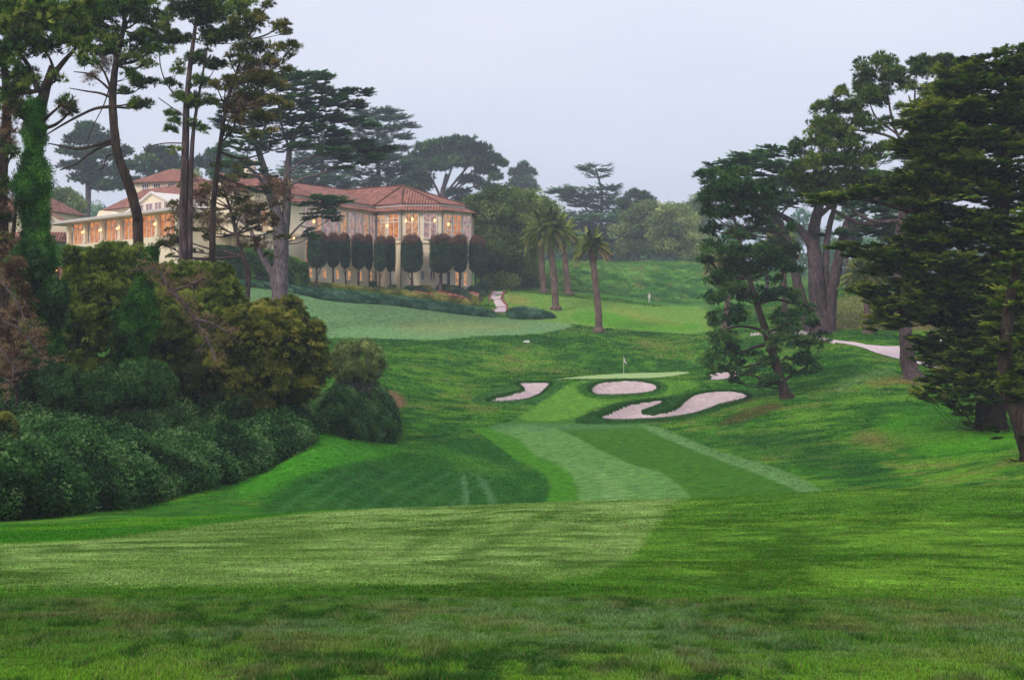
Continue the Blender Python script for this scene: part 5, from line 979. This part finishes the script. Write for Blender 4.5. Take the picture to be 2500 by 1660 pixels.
def dead_branches(label, d, lines, seed):
    g = np.random.default_rng(seed); s = d/F; parts = []; x, y, z = P(lines[0][0][0], lines[0][0][1], d); tw = []
    for L in lines:
        p = [P(u, v, d)+np.array([0, g.normal()*.15, 0]) for u, v, w in L]; parts.append(tube(p, [w*s/2 for u, v, w in L], 6, .2, seed)); tw += [(u, v) for u, v, w in L]
        for k in range(1, len(p)):
            for j in range(4):
                a = p[k-1]+(p[k]-p[k-1])*g.random(); e = a+g.normal(size=3)*[.45, .3, .35]-[0, 0, .15]; parts.append(tube([a, (a+e)/2+g.normal(size=3)*.06, e], [.03, .02, .008], 4, 0, 0, 3))
    r = thing("dead_branch", (x, y, z), label, "dead branches"); V, Q = join(parts); obj("branches", V, Q, M['barkg'], r, smooth=True)
    pts = np.concatenate([P(u, v, d)+g.normal(size=(14, 3))*[.32, .25, .3] for u, v in tw]); soup("lichen", [scatter('twig', pts, .28, None, .6+.3*g.random(len(pts)), g)], M['brown'], r)
dead_branches("grey lichened dead branches arching over the middle of the bank", 80, [[(372,630,6),(395,670,8),(425,700,9),(450,740,8),(478,780,7),(500,830,4)],[(395,670,5),(440,655,4),(470,640,3)],[(450,735,5),(490,745,4),(530,770,2)],[(380,640,5),(360,620,3),(340,612,2)]], 51)
dead_branches("grey dead branches poking out at the left edge of the bank", 72, [[(0,640,5),(40,700,6),(60,740,5),(90,770,3)],[(10,740,5),(50,760,4),(80,800,3),(110,830,2)],[(0,800,5),(30,850,4),(20,900,2)]], 52)
bz = band([(-300,1235),(0,1203),(150,1190),(260,1176),(400,1147),(480,1128),(560,1104),(640,1068),(715,1032),(718,1000),(700,975),(560,1000),(400,1010),(150,1060),(-300,1120)], 44, 92, 6500, 2.3, 61, 2.2)
bz2 = band([(-300,1160),(0,1130),(300,1090),(560,1030),(720,1005),(715,985),(600,960),(300,960),(-300,1000)], 58, 110, 6500, 2.7, 62, 2.2)
mass("bramble_thicket", "tangled green bramble thicket covering the foot of the left bank", "bramble", np.concatenate([bz, bz2]), 'bram', 0, .5, 'leaf', kind="stuff", seed=62)
bz = band([(735,1000),(800,1012),(860,1020),(910,1021),(915,985),(900,940),(860,915),(780,925),(735,950)], 84, 125, 2600, 2.4, 63, 1.6)
mass("bramble_mound", "rounded bramble mound at the right end of the left bank", "bramble", bz, 'bram', 0, .45, 'leaf', seed=63)
# ---------------------------------------------------------------- trees on the right
tree("pine_tree", "leaning bushy pine standing alone on the slope right of the long bunker", "tree", 130, [(1817,938,30),(1805,890,26),(1790,840,23),(1775,790,20),(1757,735,18),(1738,680,15),(1725,640,12),(1712,590,10),(1700,530,8),(1680,470,5)],
     [(1676,399,18,19),(1672,461,29,17),(1737,466,32,17),(1720,445,29,16),(1710,402,31,15),(1632,403,31,14),(1690,444,31,14),(1689,423,18,19),(1623,466,20,13),(1772,455,21,16),(1720,580,20,16),(1829,578,32,17),(1699,598,31,15),(1642,566,32,13),(1755,605,27,12),(1752,515,31,15),(1684,605,28,14),(1795,604,32,17),(1758,577,27,15),(1827,529,19,16),(1679,770,23,13),(1656,657,25,17),(1695,668,27,16),(1680,640,26,15),(1689,644,24,12),(1678,674,20,17),(1699,835,19,14),(1688,648,20,17),(1860,827,19,16),(1864,789,21,13),(1772,832,27,13),(1860,717,23,17),(1808,768,19,15),(1773,683,19,17),(1785,801,17,17),(1789,642,18,17),(1660,410,42,24),(1640,440,36,26),(1700,420,45,26),(1745,435,45,26),(1790,450,36,20),(1640,490,38,22),(1690,490,50,26),(1745,490,40,24),(1640,530,34,20),(1700,540,40,20),(1660,575,40,24),(1720,580,40,22),(1630,600,28,16),(1780,600,45,24),(1700,620,50,24),(1750,630,45,20),(1810,620,36,20),(1850,625,14,16),(1650,640,30,22),(1690,660,36,20),(1655,690,34,26),(1720,690,30,18),(1790,680,48,22),(1835,690,34,24),(1690,730,45,26),(1650,740,26,24),(1820,735,55,24),(1870,745,24,14),(1670,785,38,26),(1650,830,34,34),(1685,820,30,30),(1680,860,32,18),(1820,780,50,26),(1865,790,40,20),(1900,775,20,12),(1850,830,34,20),(1885,848,22,14),(1735,815,20,12),(1800,850,36,14),(1770,875,30,16),(1730,860,22,14),(1700,880,20,10),(1760,890,16,8),(1850,860,26,10)],
     'pine', 'pined', 'barkd', dens=.62, seed=71, clump=.6, autolimb=.9, limbs=[[(1768,765,9),(1735,755,7),(1700,752,5),(1672,760,4)],[(1775,790,9),(1740,800,7),(1700,815,5)],[(1788,835,8),(1750,838,6),(1700,850,4)],[(1803,880,8),(1830,862,6),(1860,845,4)],[(1745,700,8),(1790,690,6),(1830,700,4)]])
tree("pine_tree", "tall high crowned pine with a forked top above the giant cypress on the right", "tree", 139, [(2112,885,44),(2098,840,36),(2088,790,31),(2080,720,28),(2074,650,26),(2072,580,24),(2078,510,22),(2092,450,20),(2108,390,18),(2118,345,16)],
     [(2114,388,37,12),(2130,424,38,11),(2130,386,33,17),(2105,362,39,15),(2060,343,32,10),(2121,403,31,16),(2185,377,35,10),(2011,437,29,11),(2179,404,27,12),(2048,338,26,14),(2154,250,32,18),(2162,266,35,19),(2205,177,24,17),(2217,151,35,16),(2164,146,37,21),(2261,238,24,17),(2204,158,37,17),(2153,270,25,23),(2197,228,28,18),(2158,145,36,16),(2247,173,37,22),(2243,262,32,21),(2189,357,35,16),(2253,406,29,17),(2216,346,37,17),(2182,311,34,23),(2219,358,31,21),(2197,373,31,20),(2140,210,26,14),(2061,173,33,15),(2038,206,21,21),(2051,183,29,21),(1998,206,22,19),(1986,200,22,15),(1988,162,24,21),(2125,165,33,15),(1910,335,33,19),(2017,236,32,19),(1973,322,21,15),(1899,282,27,18),(1930,311,31,20),(1885,246,23,15),(1960,251,28,16),(1930,307,33,15),(2198,356,22,14),(2181,328,30,21),(2214,187,24,19),(2203,205,25,17),(2199,260,21,14),(2246,311,25,14),(2192,280,32,17),(2267,274,22,18),(1956,411,30,12),(1921,436,21,12),(1868,374,26,14),(1963,360,24,17),(1944,455,33,14),(1900,404,27,14),(2011,363,26,12),(2015,411,33,13),(1979,411,20,18),(2013,349,33,18),(2030,150,36,24),(2000,185,30,20),(2060,170,34,22),(2110,155,34,22),(2150,160,34,22),(2190,165,30,20),(2230,180,34,22),(1995,220,38,24),(1940,215,18,26),(1925,250,26,26),(1965,250,34,26),(2020,220,34,22),(1900,300,42,30),(1880,330,30,22),(1945,295,38,24),(1990,280,36,24),(1960,330,36,22),(2020,300,24,18),(2200,220,40,24),(2240,240,34,24),(2230,290,34,20),(1840,345,24,24),(1870,375,34,22),(1830,400,30,22),(1900,370,36,20),(1950,370,36,20),(1860,420,40,20),(1910,420,44,20),(1960,410,40,20),(1995,380,30,18),(2010,430,40,18),(1930,455,46,16),(1870,450,40,14),(2090,200,26,16),(2075,245,16,12),(2150,215,26,14),(2120,235,16,9),(2190,290,24,14),(2045,275,16,10),(2160,330,20,10)],
     'pine', 'pine', 'bark', dens=.95, seed=72, clump=.66, autolimb=.8, limbs=[[(2118,350,10),(2090,335,8),(2065,300,7),(2050,240,5),(2040,180,3)],[(2120,345,10),(2135,290,8),(2160,240,6),(2175,190,3)],[(2128,320,6),(2110,270,5),(2095,220,3)],[(2140,290,5),(2185,270,4),(2215,220,3)],[(2070,310,5),(2020,270,4),(2000,220,2)],[(2095,440,11),(2060,420,9),(2000,400,7),(1950,370,5)],[(2075,310,8),(2105,260,6),(2110,190,3)],[(2090,335,8),(2040,310,6),(1980,300,4)],[(2150,260,7),(2190,240,5),(2230,230,3)]])
tree("giant_cypress", "giant cypress with several thick reddish trunks rising beside the cart path", "tree", 186, [(1896,775,54),(1890,730,46),(1882,670,38),(1876,600,32),(1878,540,28),(1885,480,22),(1890,430,20),(1880,380,12)],
     [(1731,366,46,11),(1805,419,46,8),(1679,446,55,9),(1957,429,57,11),(1833,468,59,10),(2047,406,47,8),(2044,365,41,11),(1998,405,56,8),(1766,381,48,8),(1681,387,57,11),(1985,404,45,11),(1886,436,40,8),(2027,444,57,10),(1841,417,56,9),(1890,379,55,8),(1958,464,40,10),(2096,525,51,7),(2060,535,58,7),(2014,449,40,8),(2021,526,53,7),(2080,472,49,7),(2024,458,47,9),(2082,444,54,9),(2116,519,40,8),(1760,360,40,8),(1800,350,50,10),(1720,375,40,8),(1690,395,45,10),(1750,395,60,12),(1820,385,50,12),(1660,425,40,10),(1720,425,60,12),(1790,425,60,12),(1860,410,50,12),(1690,455,60,9),(1760,460,60,10),(1830,455,50,10),(1900,440,50,10),(1960,430,50,10),(2010,450,40,9),(1720,545,40,6),(1760,530,45,6),(1800,560,36,6),(1930,540,40,6),(1980,530,30,6),(1990,480,50,9),(2050,470,50,9),(2060,500,40,9),(1960,400,45,9),(1920,370,45,9),(1700,490,40,7),(2020,540,35,6)],
     'cyp', 'cypc', 'bark', dens=1.1, seed=73, clump=1.5, autolimb=.5, sides=16, flat=.5,
     limbs=[[(1906,770,40),(1912,700,32),(1924,640,26),(1936,580,22),(1948,530,18),(1960,500,9),(2010,480,5)],[(1868,760,28),(1848,690,24),(1836,640,20),(1822,580,17),(1808,530,14),(1780,490,12),(1740,465,7)],[(1880,580,26),(1858,545,22),(1830,515,17),(1800,495,12),(1760,470,7)],[(1904,690,16),(1904,620,15),(1906,560,14),(1915,510,13),(1930,460,8)],[(1940,540,10),(1965,520,8),(2010,510,6),(2060,495,3)],[(1885,500,14),(1920,470,10),(1960,440,6)]])
big = [(2243,913,28,17,-4),(2356,884,30,14,-4),(2338,915,35,16,-4),(2288,836,36,15,-4),(2310,868,34,12,-4),(2264,878,33,18,-4),(2237,812,33,17,-4),(2259,887,31,14,-4),(2354,794,39,14,-4),(2284,808,32,18,-4),(2263,857,32,14,-4),(2249,877,31,15,-4),(2320,794,37,19,-4),(2268,894,35,14,-4),(2130,312,30,10),(2103,413,39,14),(2112,261,29,12),(2105,287,31,11),(2165,326,35,12),(2153,394,32,10),(2148,309,40,10),(2187,233,36,13),(2131,416,39,11),(2149,358,28,10),(2160,383,35,13),(2150,284,42,17),(2108,585,27,15),(2105,597,37,12),(2045,725,24,15),(2037,671,26,13),(2141,642,28,14),(2049,578,28,12),(2036,751,22,16),(2140,695,22,14),(2015,673,33,11),(2011,659,23,12),(2073,736,27,11),(2120,720,30,10),(2036,628,30,11),(2122,725,36,17),(2012,668,23,17),(2114,707,25,10),(2179,445,37,15),(2178,394,32,14),(2122,449,42,12),(2097,427,38,13),(2119,341,28,15),(2164,454,30,12),(2192,432,34,17),(2170,429,29,18),(2113,337,33,16),(2159,363,39,15),(2295,881,34,15),(2281,674,29,20),(2317,656,36,22),(2336,735,43,16),(2323,832,43,19),(2156,652,37,16),(2300,661,42,16),(2133,683,36,20),(2234,683,36,25),(2274,875,28,25),(2370,776,37,20),(2375,656,39,20),(2211,821,40,15),(2318,753,36,21),(2144,790,34,24),(2192,845,41,21),(2366,648,38,21),(2313,741,29,16),(2294,685,29,18),(2256,773,28,23),(2220,835,28,25),(2289,884,45,23),(2158,727,32,23),(2181,695,29,15),(2383,884,34,22),(2256,770,34,21),(2193,704,37,16),(2248,875,28,15),(2345,654,32,24),(2293,695,29,17),(2062,704,33,12),(2146,727,32,13),(2155,576,24,9),(2104,648,24,13),(2075,597,23,10),(2105,662,26,9),(2076,618,22,11),(2046,688,29,8),(2107,620,26,11),(2126,719,30,9),(2205,930,18,20),(2230,960,14,20),(2170,900,24,9),(2140,915,16,8),(2216,310,29,14),(2202,387,28,18),(2181,345,39,22),(2181,280,26,19),(2243,382,27,18),(2158,281,38,16),(2243,409,37,16),(2251,401,39,14),(2150,249,33,18),(2160,333,35,20),(2206,311,35,14),(2197,212,27,21),(2185,261,29,19),(2163,333,26,23),(2167,364,33,18),(2183,266,36,19),(2209,239,34,15),(2203,336,33,19),(2212,226,39,20),(2229,409,32,17),(2169,508,30,17),(2157,555,30,17),(2216,508,38,21),(2172,653,28,14),(2259,429,26,22),(2130,603,33,16),(2161,690,31,16),(2187,625,30,14),(2232,446,26,14),(2259,541,36,19),(2256,516,30,20),(2130,521,36,19),(2193,682,32,21),(2181,444,31,16),(2254,293,32,23),(2360,562,47,21),(2350,636,37,28),(2265,654,47,29),(2374,535,38,26),(2381,458,42,29),(2292,321,30,28),(2344,513,34,20),(2321,629,37,23),(2312,611,32,28),(2251,528,45,23),(2361,289,32,22),(2289,538,41,25),(2396,570,45,29),(2389,552,36,24),(2363,578,47,26),(2350,274,42,20),(2347,230,30,29),(2380,303,30,27),(2365,218,46,28),(2294,734,27,14),(2268,824,37,16),(2339,692,37,16),(2181,718,40,16),(2182,776,32,20),(2295,821,42,18),(2306,703,30,15),(2352,747,38,24),(2256,721,30,19),(2257,694,41,21),(2354,849,39,23),(2320,765,40,25),(2170,330,40,14,3),(2190,210,40,22,3),(2230,260,50,24,4),(2280,340,60,30,4),(2210,300,60,24,3),(2340,450,60,40,5),(2240,400,60,24,4),(2300,520,60,30,5),(2180,470,50,24,4),(2160,560,60,26,5),(2240,620,60,30,5),(2330,620,60,40,5),(2200,720,50,28,5),(2290,720,60,36,5),(2350,760,50,40,4),(2240,790,40,26,5),(2420,300,60,60,3),(2440,700,60,80,3),(2330,330,50,40,4),(2310,240,50,30,4),(2380,560,50,50,4),(2300,800,40,26,3),(2200,170,30,16,2),(2250,140,24,12,1),(2330,120,26,10,1),(2290,128,20,10,0),(2370,135,30,16,0),(2160,380,40,18,3),(2120,430,36,14,2),(2300,150,50,24),(2260,170,40,18),(2350,170,50,26),(2400,150,60,40),(2230,200,50,16),(2300,210,60,20),(2370,230,60,24),(2440,220,60,50),(2200,250,50,14),(2260,265,60,18),(2330,280,60,20),(2400,300,60,30),(2170,300,40,12),(2230,320,60,16),(2300,340,60,18),(2370,350,60,24),(2440,340,60,50),(2150,350,40,10),(2200,375,60,14),(2270,390,60,18),(2340,400,60,22),(2120,400,40,10),(2170,425,60,12),(2240,445,60,16),(2310,450,60,20),(2380,440,60,26),(2060,445,50,9),(1990,450,50,8),(1920,460,45,8),(2130,470,60,12),(2200,490,60,14),(2270,505,60,18),(2340,515,60,22),(2420,480,60,60),
       (2150,530,50,14),(2100,560,45,14),(2210,550,60,16),(2290,565,60,20),(2370,590,60,26),(2060,590,40,16),(2010,585,40,8),(1965,570,36,6),(2120,610,50,18),(2180,600,50,18),(2250,625,60,20),(2320,640,60,22),(2400,660,60,50),(2080,660,36,16),(2060,700,40,14),(2120,690,40,16),(2190,670,50,20),(2260,690,60,22),(2340,710,60,26),(2070,750,28,12),(2040,735,20,9),(2130,740,36,14),(2200,740,50,20),(2280,760,60,22),(2360,790,50,26),(2200,800,50,18),(2150,825,30,9),(2260,820,60,20),(2320,840,40,20),(2220,860,50,18),(2170,880,40,9),(2130,905,20,7),(2270,880,36,18),(2180,920,26,10),(2240,910,22,18),(2250,950,12,20),(2256,985,8,16),(2410,800,50,60),(2420,580,50,50)]
tree("cypress_tree", "huge dense dark cypress with drooping layered sprays filling the right edge", "tree", 92, [(2288,945,66),(2284,900,56),(2280,840,48),(2290,760,44),(2300,640,38),(2310,500,32),(2320,360,22),(2325,220,10)], big,
     'cyp', 'cyp', 'barkd', dens=1.2, seed=74, clump=.95, autolimb=.35, sides=16, flat=.65, depth=1.6, limbs=[[(2290,640,14),(2200,560,11),(2100,490,8),(1990,460,5),(1910,465,3)],[(2290,700,12),(2200,690,9),(2120,700,7),(2050,735,4)],[(2290,780,12),(2230,830,8),(2200,900,6),(2255,1000,3)],[(2300,600,12),(2230,590,9),(2140,580,6),(1990,580,3)],[(2300,420,12),(2240,370,9),(2180,330,6)]], dry=[(2290,430,20,24),(2180,640,20,40),(2250,620,20,30),(2330,520,20,30),(2200,860,14,24),(2100,560,20,14)])
tree("cypress_tree", "dark leaning tree trunk cut by the right edge of the photo above the fairway", "tree", 68, [(2400,1120,64),(2372,1040,52),(2345,960,44),(2325,900,36),(2318,820,30),(2330,720,26),(2350,600,20)],
     [(2326,835,22,15),(2348,906,24,12),(2322,920,23,13),(2327,996,27,17),(2335,895,26,16),(2364,826,26,13),(2332,915,29,15),(2364,857,29,13),(2354,942,26,15),(2364,821,29,16),(2330,760,40,24),(2360,700,50,26),(2350,850,36,20),(2390,640,50,30),(2400,780,40,40),(2310,800,30,14),(2380,1080,30,30),(2395,1030,20,30),(2360,600,36,20),(2420,500,60,60),(2330,660,30,18)], 'cyp', 'cyp', 'barkd', dens=1.2, seed=75, clump=.8, autolimb=.4, flat=.65, sides=14, depth=1.0)
bush("columnar_shrub", "dark upright shrub behind the tall pine trunk by the cart path", 2155, 705, 14, 50, 190, 'topi', 220, .6, seed=76)
# ---------------------------------------------------------------- trees in the distance
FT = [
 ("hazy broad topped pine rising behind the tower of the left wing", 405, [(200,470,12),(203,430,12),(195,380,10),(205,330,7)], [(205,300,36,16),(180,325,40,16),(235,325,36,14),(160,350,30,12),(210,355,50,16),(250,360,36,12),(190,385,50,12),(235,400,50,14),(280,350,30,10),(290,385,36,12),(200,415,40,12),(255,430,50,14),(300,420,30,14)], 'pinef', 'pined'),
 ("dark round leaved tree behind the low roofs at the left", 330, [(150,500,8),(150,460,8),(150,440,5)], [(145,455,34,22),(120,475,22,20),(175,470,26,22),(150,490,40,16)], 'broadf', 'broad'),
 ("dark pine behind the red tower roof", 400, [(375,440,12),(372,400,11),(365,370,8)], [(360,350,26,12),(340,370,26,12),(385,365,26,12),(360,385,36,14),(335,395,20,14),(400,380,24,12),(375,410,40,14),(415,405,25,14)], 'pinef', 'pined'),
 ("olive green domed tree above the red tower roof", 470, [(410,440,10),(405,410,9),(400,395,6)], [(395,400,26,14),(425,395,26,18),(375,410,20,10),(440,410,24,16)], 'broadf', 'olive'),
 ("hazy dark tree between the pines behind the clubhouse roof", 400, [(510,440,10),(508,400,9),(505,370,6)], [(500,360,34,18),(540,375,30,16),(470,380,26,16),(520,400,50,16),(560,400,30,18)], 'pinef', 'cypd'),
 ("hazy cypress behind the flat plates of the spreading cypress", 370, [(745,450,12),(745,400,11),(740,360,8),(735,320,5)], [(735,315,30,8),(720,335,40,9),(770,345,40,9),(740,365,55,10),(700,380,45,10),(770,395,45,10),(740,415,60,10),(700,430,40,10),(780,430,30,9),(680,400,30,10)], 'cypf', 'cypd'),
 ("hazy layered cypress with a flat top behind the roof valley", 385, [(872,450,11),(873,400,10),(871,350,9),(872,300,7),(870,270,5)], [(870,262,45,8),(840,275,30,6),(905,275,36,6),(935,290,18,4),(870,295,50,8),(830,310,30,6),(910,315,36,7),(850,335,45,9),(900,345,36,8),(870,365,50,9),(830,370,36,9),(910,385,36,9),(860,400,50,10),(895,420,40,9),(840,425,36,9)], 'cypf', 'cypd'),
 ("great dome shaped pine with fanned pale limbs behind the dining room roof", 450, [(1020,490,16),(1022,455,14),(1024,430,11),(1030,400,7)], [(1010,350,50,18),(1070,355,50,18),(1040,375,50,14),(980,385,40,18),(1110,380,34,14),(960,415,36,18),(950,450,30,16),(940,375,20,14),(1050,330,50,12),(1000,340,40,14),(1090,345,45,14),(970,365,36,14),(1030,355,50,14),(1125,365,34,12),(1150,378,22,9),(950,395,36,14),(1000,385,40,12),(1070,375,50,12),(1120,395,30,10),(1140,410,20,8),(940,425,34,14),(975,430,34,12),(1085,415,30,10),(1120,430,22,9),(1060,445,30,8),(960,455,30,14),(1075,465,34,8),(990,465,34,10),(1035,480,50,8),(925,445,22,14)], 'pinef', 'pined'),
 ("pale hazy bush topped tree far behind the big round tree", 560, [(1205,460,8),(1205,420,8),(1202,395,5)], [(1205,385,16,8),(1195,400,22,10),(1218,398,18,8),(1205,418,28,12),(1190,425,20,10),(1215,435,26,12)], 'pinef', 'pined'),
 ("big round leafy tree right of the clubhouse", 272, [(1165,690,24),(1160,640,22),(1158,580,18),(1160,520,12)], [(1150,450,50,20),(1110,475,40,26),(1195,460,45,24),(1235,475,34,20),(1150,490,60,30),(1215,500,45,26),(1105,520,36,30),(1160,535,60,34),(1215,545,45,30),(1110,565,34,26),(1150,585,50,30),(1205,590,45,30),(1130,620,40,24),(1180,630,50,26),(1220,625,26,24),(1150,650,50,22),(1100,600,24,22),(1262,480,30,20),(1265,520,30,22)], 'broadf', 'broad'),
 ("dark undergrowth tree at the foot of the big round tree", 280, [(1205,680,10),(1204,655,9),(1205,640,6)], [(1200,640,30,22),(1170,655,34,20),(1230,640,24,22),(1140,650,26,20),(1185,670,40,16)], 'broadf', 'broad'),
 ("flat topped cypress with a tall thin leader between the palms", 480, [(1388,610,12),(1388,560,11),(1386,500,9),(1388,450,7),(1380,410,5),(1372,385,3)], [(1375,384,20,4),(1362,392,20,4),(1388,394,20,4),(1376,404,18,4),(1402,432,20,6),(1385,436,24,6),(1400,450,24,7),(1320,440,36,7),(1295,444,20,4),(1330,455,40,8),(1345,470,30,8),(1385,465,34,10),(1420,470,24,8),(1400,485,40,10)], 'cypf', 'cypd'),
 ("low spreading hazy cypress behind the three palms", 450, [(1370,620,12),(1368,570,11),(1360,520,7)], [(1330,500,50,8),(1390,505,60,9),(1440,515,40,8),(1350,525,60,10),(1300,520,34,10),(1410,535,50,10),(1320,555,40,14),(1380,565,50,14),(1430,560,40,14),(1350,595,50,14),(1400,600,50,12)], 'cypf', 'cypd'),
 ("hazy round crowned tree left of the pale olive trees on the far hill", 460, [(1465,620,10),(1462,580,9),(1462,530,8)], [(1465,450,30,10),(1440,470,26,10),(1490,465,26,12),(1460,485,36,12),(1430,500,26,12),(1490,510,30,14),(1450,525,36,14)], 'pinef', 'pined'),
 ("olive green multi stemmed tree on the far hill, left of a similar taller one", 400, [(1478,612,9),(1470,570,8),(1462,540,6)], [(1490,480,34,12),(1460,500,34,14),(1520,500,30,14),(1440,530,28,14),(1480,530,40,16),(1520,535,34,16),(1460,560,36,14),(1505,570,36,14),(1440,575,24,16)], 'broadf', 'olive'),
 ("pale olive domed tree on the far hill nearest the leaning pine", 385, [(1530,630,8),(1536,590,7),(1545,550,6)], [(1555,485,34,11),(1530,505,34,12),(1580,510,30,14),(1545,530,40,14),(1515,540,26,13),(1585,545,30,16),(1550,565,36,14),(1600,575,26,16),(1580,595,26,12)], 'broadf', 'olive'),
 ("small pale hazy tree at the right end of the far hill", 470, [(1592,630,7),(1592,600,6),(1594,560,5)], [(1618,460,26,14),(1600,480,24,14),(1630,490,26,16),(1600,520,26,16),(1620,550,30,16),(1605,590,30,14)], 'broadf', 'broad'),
]
for i, (lab, d, tr, lo, kd, mt) in enumerate(FT):
    tree("distant_tree" if kd != 'cypf' else "distant_cypress", lab, "tree", d, tr, lo, kd, mt, 'bark', dens=2.2 if kd != 'cypf' else 2.1, clump={'pinef': .005, 'broadf': .0046, 'cypf': .0074}[kd]*d, seed=100+i, autolimb=.8, flat=.5 if kd == 'cypf' else None, group="trees in the distance",
         limbs={7: [[(1020,470,7),(1050,430,5),(1090,395,4),(1130,375,2)],[(1020,465,7),(1000,420,5),(975,380,3)],[(1024,450,6),(1065,400,5),(1100,360,3)],[(1018,475,6),(1070,440,4),(1120,420,2)],[(1022,440,6),(1040,390,5),(1050,345,3)],[(1024,460,5),(1060,430,4),(1110,400,2)],[(1016,470,6),(975,435,5),(945,400,3)]]}.get(i, ()))
# a far belt of woodland that reads as one blue mass, with single trunks in front of it
g = np.random.default_rng(77); VT = []; n = 1500
u = g.uniform(1080, 1640, n); d = g.uniform(520, 580, n); top = 566+16*np.sin(u/37)+9*np.sin(u/13)-24*(u > 1290)-22*(u > 1500)*(u < 1640); v = top+(660-top)*g.random(n)
pts = np.stack([(u-CU)/F*d, d, (CV-v)/F*d], 1); VT.append(scatter('broadf', pts, 2.6*g.uniform(.7, 1.3, n), None, None, g))
n = 2600; u = g.uniform(1640, 2700, n); d = g.uniform(430, 500, n); top = 530+30*np.sin(u/61)+22*np.sin(u/23)+16*np.sin(u/9.); v = top+(690-top)*g.random(n)
k = vnoise(u/26, v/22) > .38; pts = np.stack([(u-CU)/F*d, d, (CV-v)/F*d], 1)[k]; VT.append(scatter('broadf', pts, 2.2*g.uniform(.7, 1.3, len(pts)), None, None, g))
n = 2600; u = g.uniform(-700, 1080, n); d = g.uniform(450, 520, n); top = 500+20*np.sin(u/51)+16*np.sin(u/19); v = top+(640-top)*g.random(n)
pts = np.stack([(u-CU)/F*d, d, (CV-v)/F*d], 1); VT.append(scatter('broadf', pts, 2.4*g.uniform(.7, 1.3, n), None, None, g))
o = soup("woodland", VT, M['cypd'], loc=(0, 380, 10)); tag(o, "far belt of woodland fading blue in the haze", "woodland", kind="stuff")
g = np.random.default_rng(5)
tk = ["slim hazy trunk left of the giant cypress", "hazy tree with a bare trunk just right of the giant cypress", "hazy tree seen between the giant cypress and the stout palm", "slim far tree behind the stout palm", "far tree showing through the gap right of the tall pine trunk"]
for i, (u, v, t) in enumerate(((1770, 655, 500), (1955, 680, 500), (1978, 682, 520), (2050, 680, 510), (2130, 680, 500))):
    tree("distant_tree", tk[i], "tree", 268+i*6, [(u,v,9),(u-3,v-60,8),(u+2,v-110,6),(u,t+20,4)], [(u-14,t,24,14),(u+16,t+14,24,14),(u,t-22,22,12),(u-4,t+34,28,12)], 'pinef', 'pined', 'bark', dens=1.1, clump=1.5, seed=200+i, group="hazy trees behind the right hand trees")

# rough tufts on the far hill
g = np.random.default_rng(88); n = 5200; u = g.uniform(1120, 2000, n); d = 272+70*g.random(n)**1.3; x = (u-CU)/F*d; z = H(x, d)
VT = [scatter('leaf', np.column_stack([x, d, z+.05]), g.uniform(.25, .75, n), None, np.clip(fbm(x, d, 5, 3, 9)*1.6-.3+g.normal(size=n)*.1, 0, 1), g, flat=.6)]
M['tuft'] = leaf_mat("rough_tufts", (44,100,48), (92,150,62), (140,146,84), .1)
o = soup("hill_grass", VT, M['tuft'], loc=(20, 290, 10)); tag(o, "shaggy rough grass and low weeds covering the far hill", "grass", kind="stuff")
n = 2200; u = g.uniform(1900, 2500, n); d = 194+44*g.random(n); x = (u-CU)/F*d; z = H(x, d)
M['dryt'] = leaf_mat("dry_tufts", (84,96,48), (140,142,74), (184,160,112), .1)
o = soup("dry_grass", [scatter('leaf', np.column_stack([x, d, z]), g.uniform(.12, .35, n), None, np.clip(fbm(x, d, 3, 3, 9)*1.6-.3+g.normal(size=n)*.12, 0, 1), g, flat=.6)], M['dryt'], loc=(60, 215, 5)); tag(o, "dry straw coloured grass on the bank behind the giant cypress", "grass", kind="stuff")
# ---------------------------------------------------------------- haze
m = MB(); m.box((0, 590, 30), 2400, 1400, 116)
hz = None
hm = bpy.data.materials.new("haze"); hm.use_nodes = True; hm.node_tree.nodes.clear()
ho = hm.node_tree.nodes.new("ShaderNodeOutputMaterial"); hv = hm.node_tree.nodes.new("ShaderNodeVolumePrincipled")
hv.inputs['Color'].default_value = (.78, .86, 1.0, 1); hv.inputs['Density'].default_value = .00042; hv.inputs['Anisotropy'].default_value = 0.0
hm.node_tree.links.new(hv.outputs[0], ho.inputs['Volume'])
ho_ = m.build("haze", hm); tag(ho_, "pale blue coastal haze", "haze", kind="stuff")
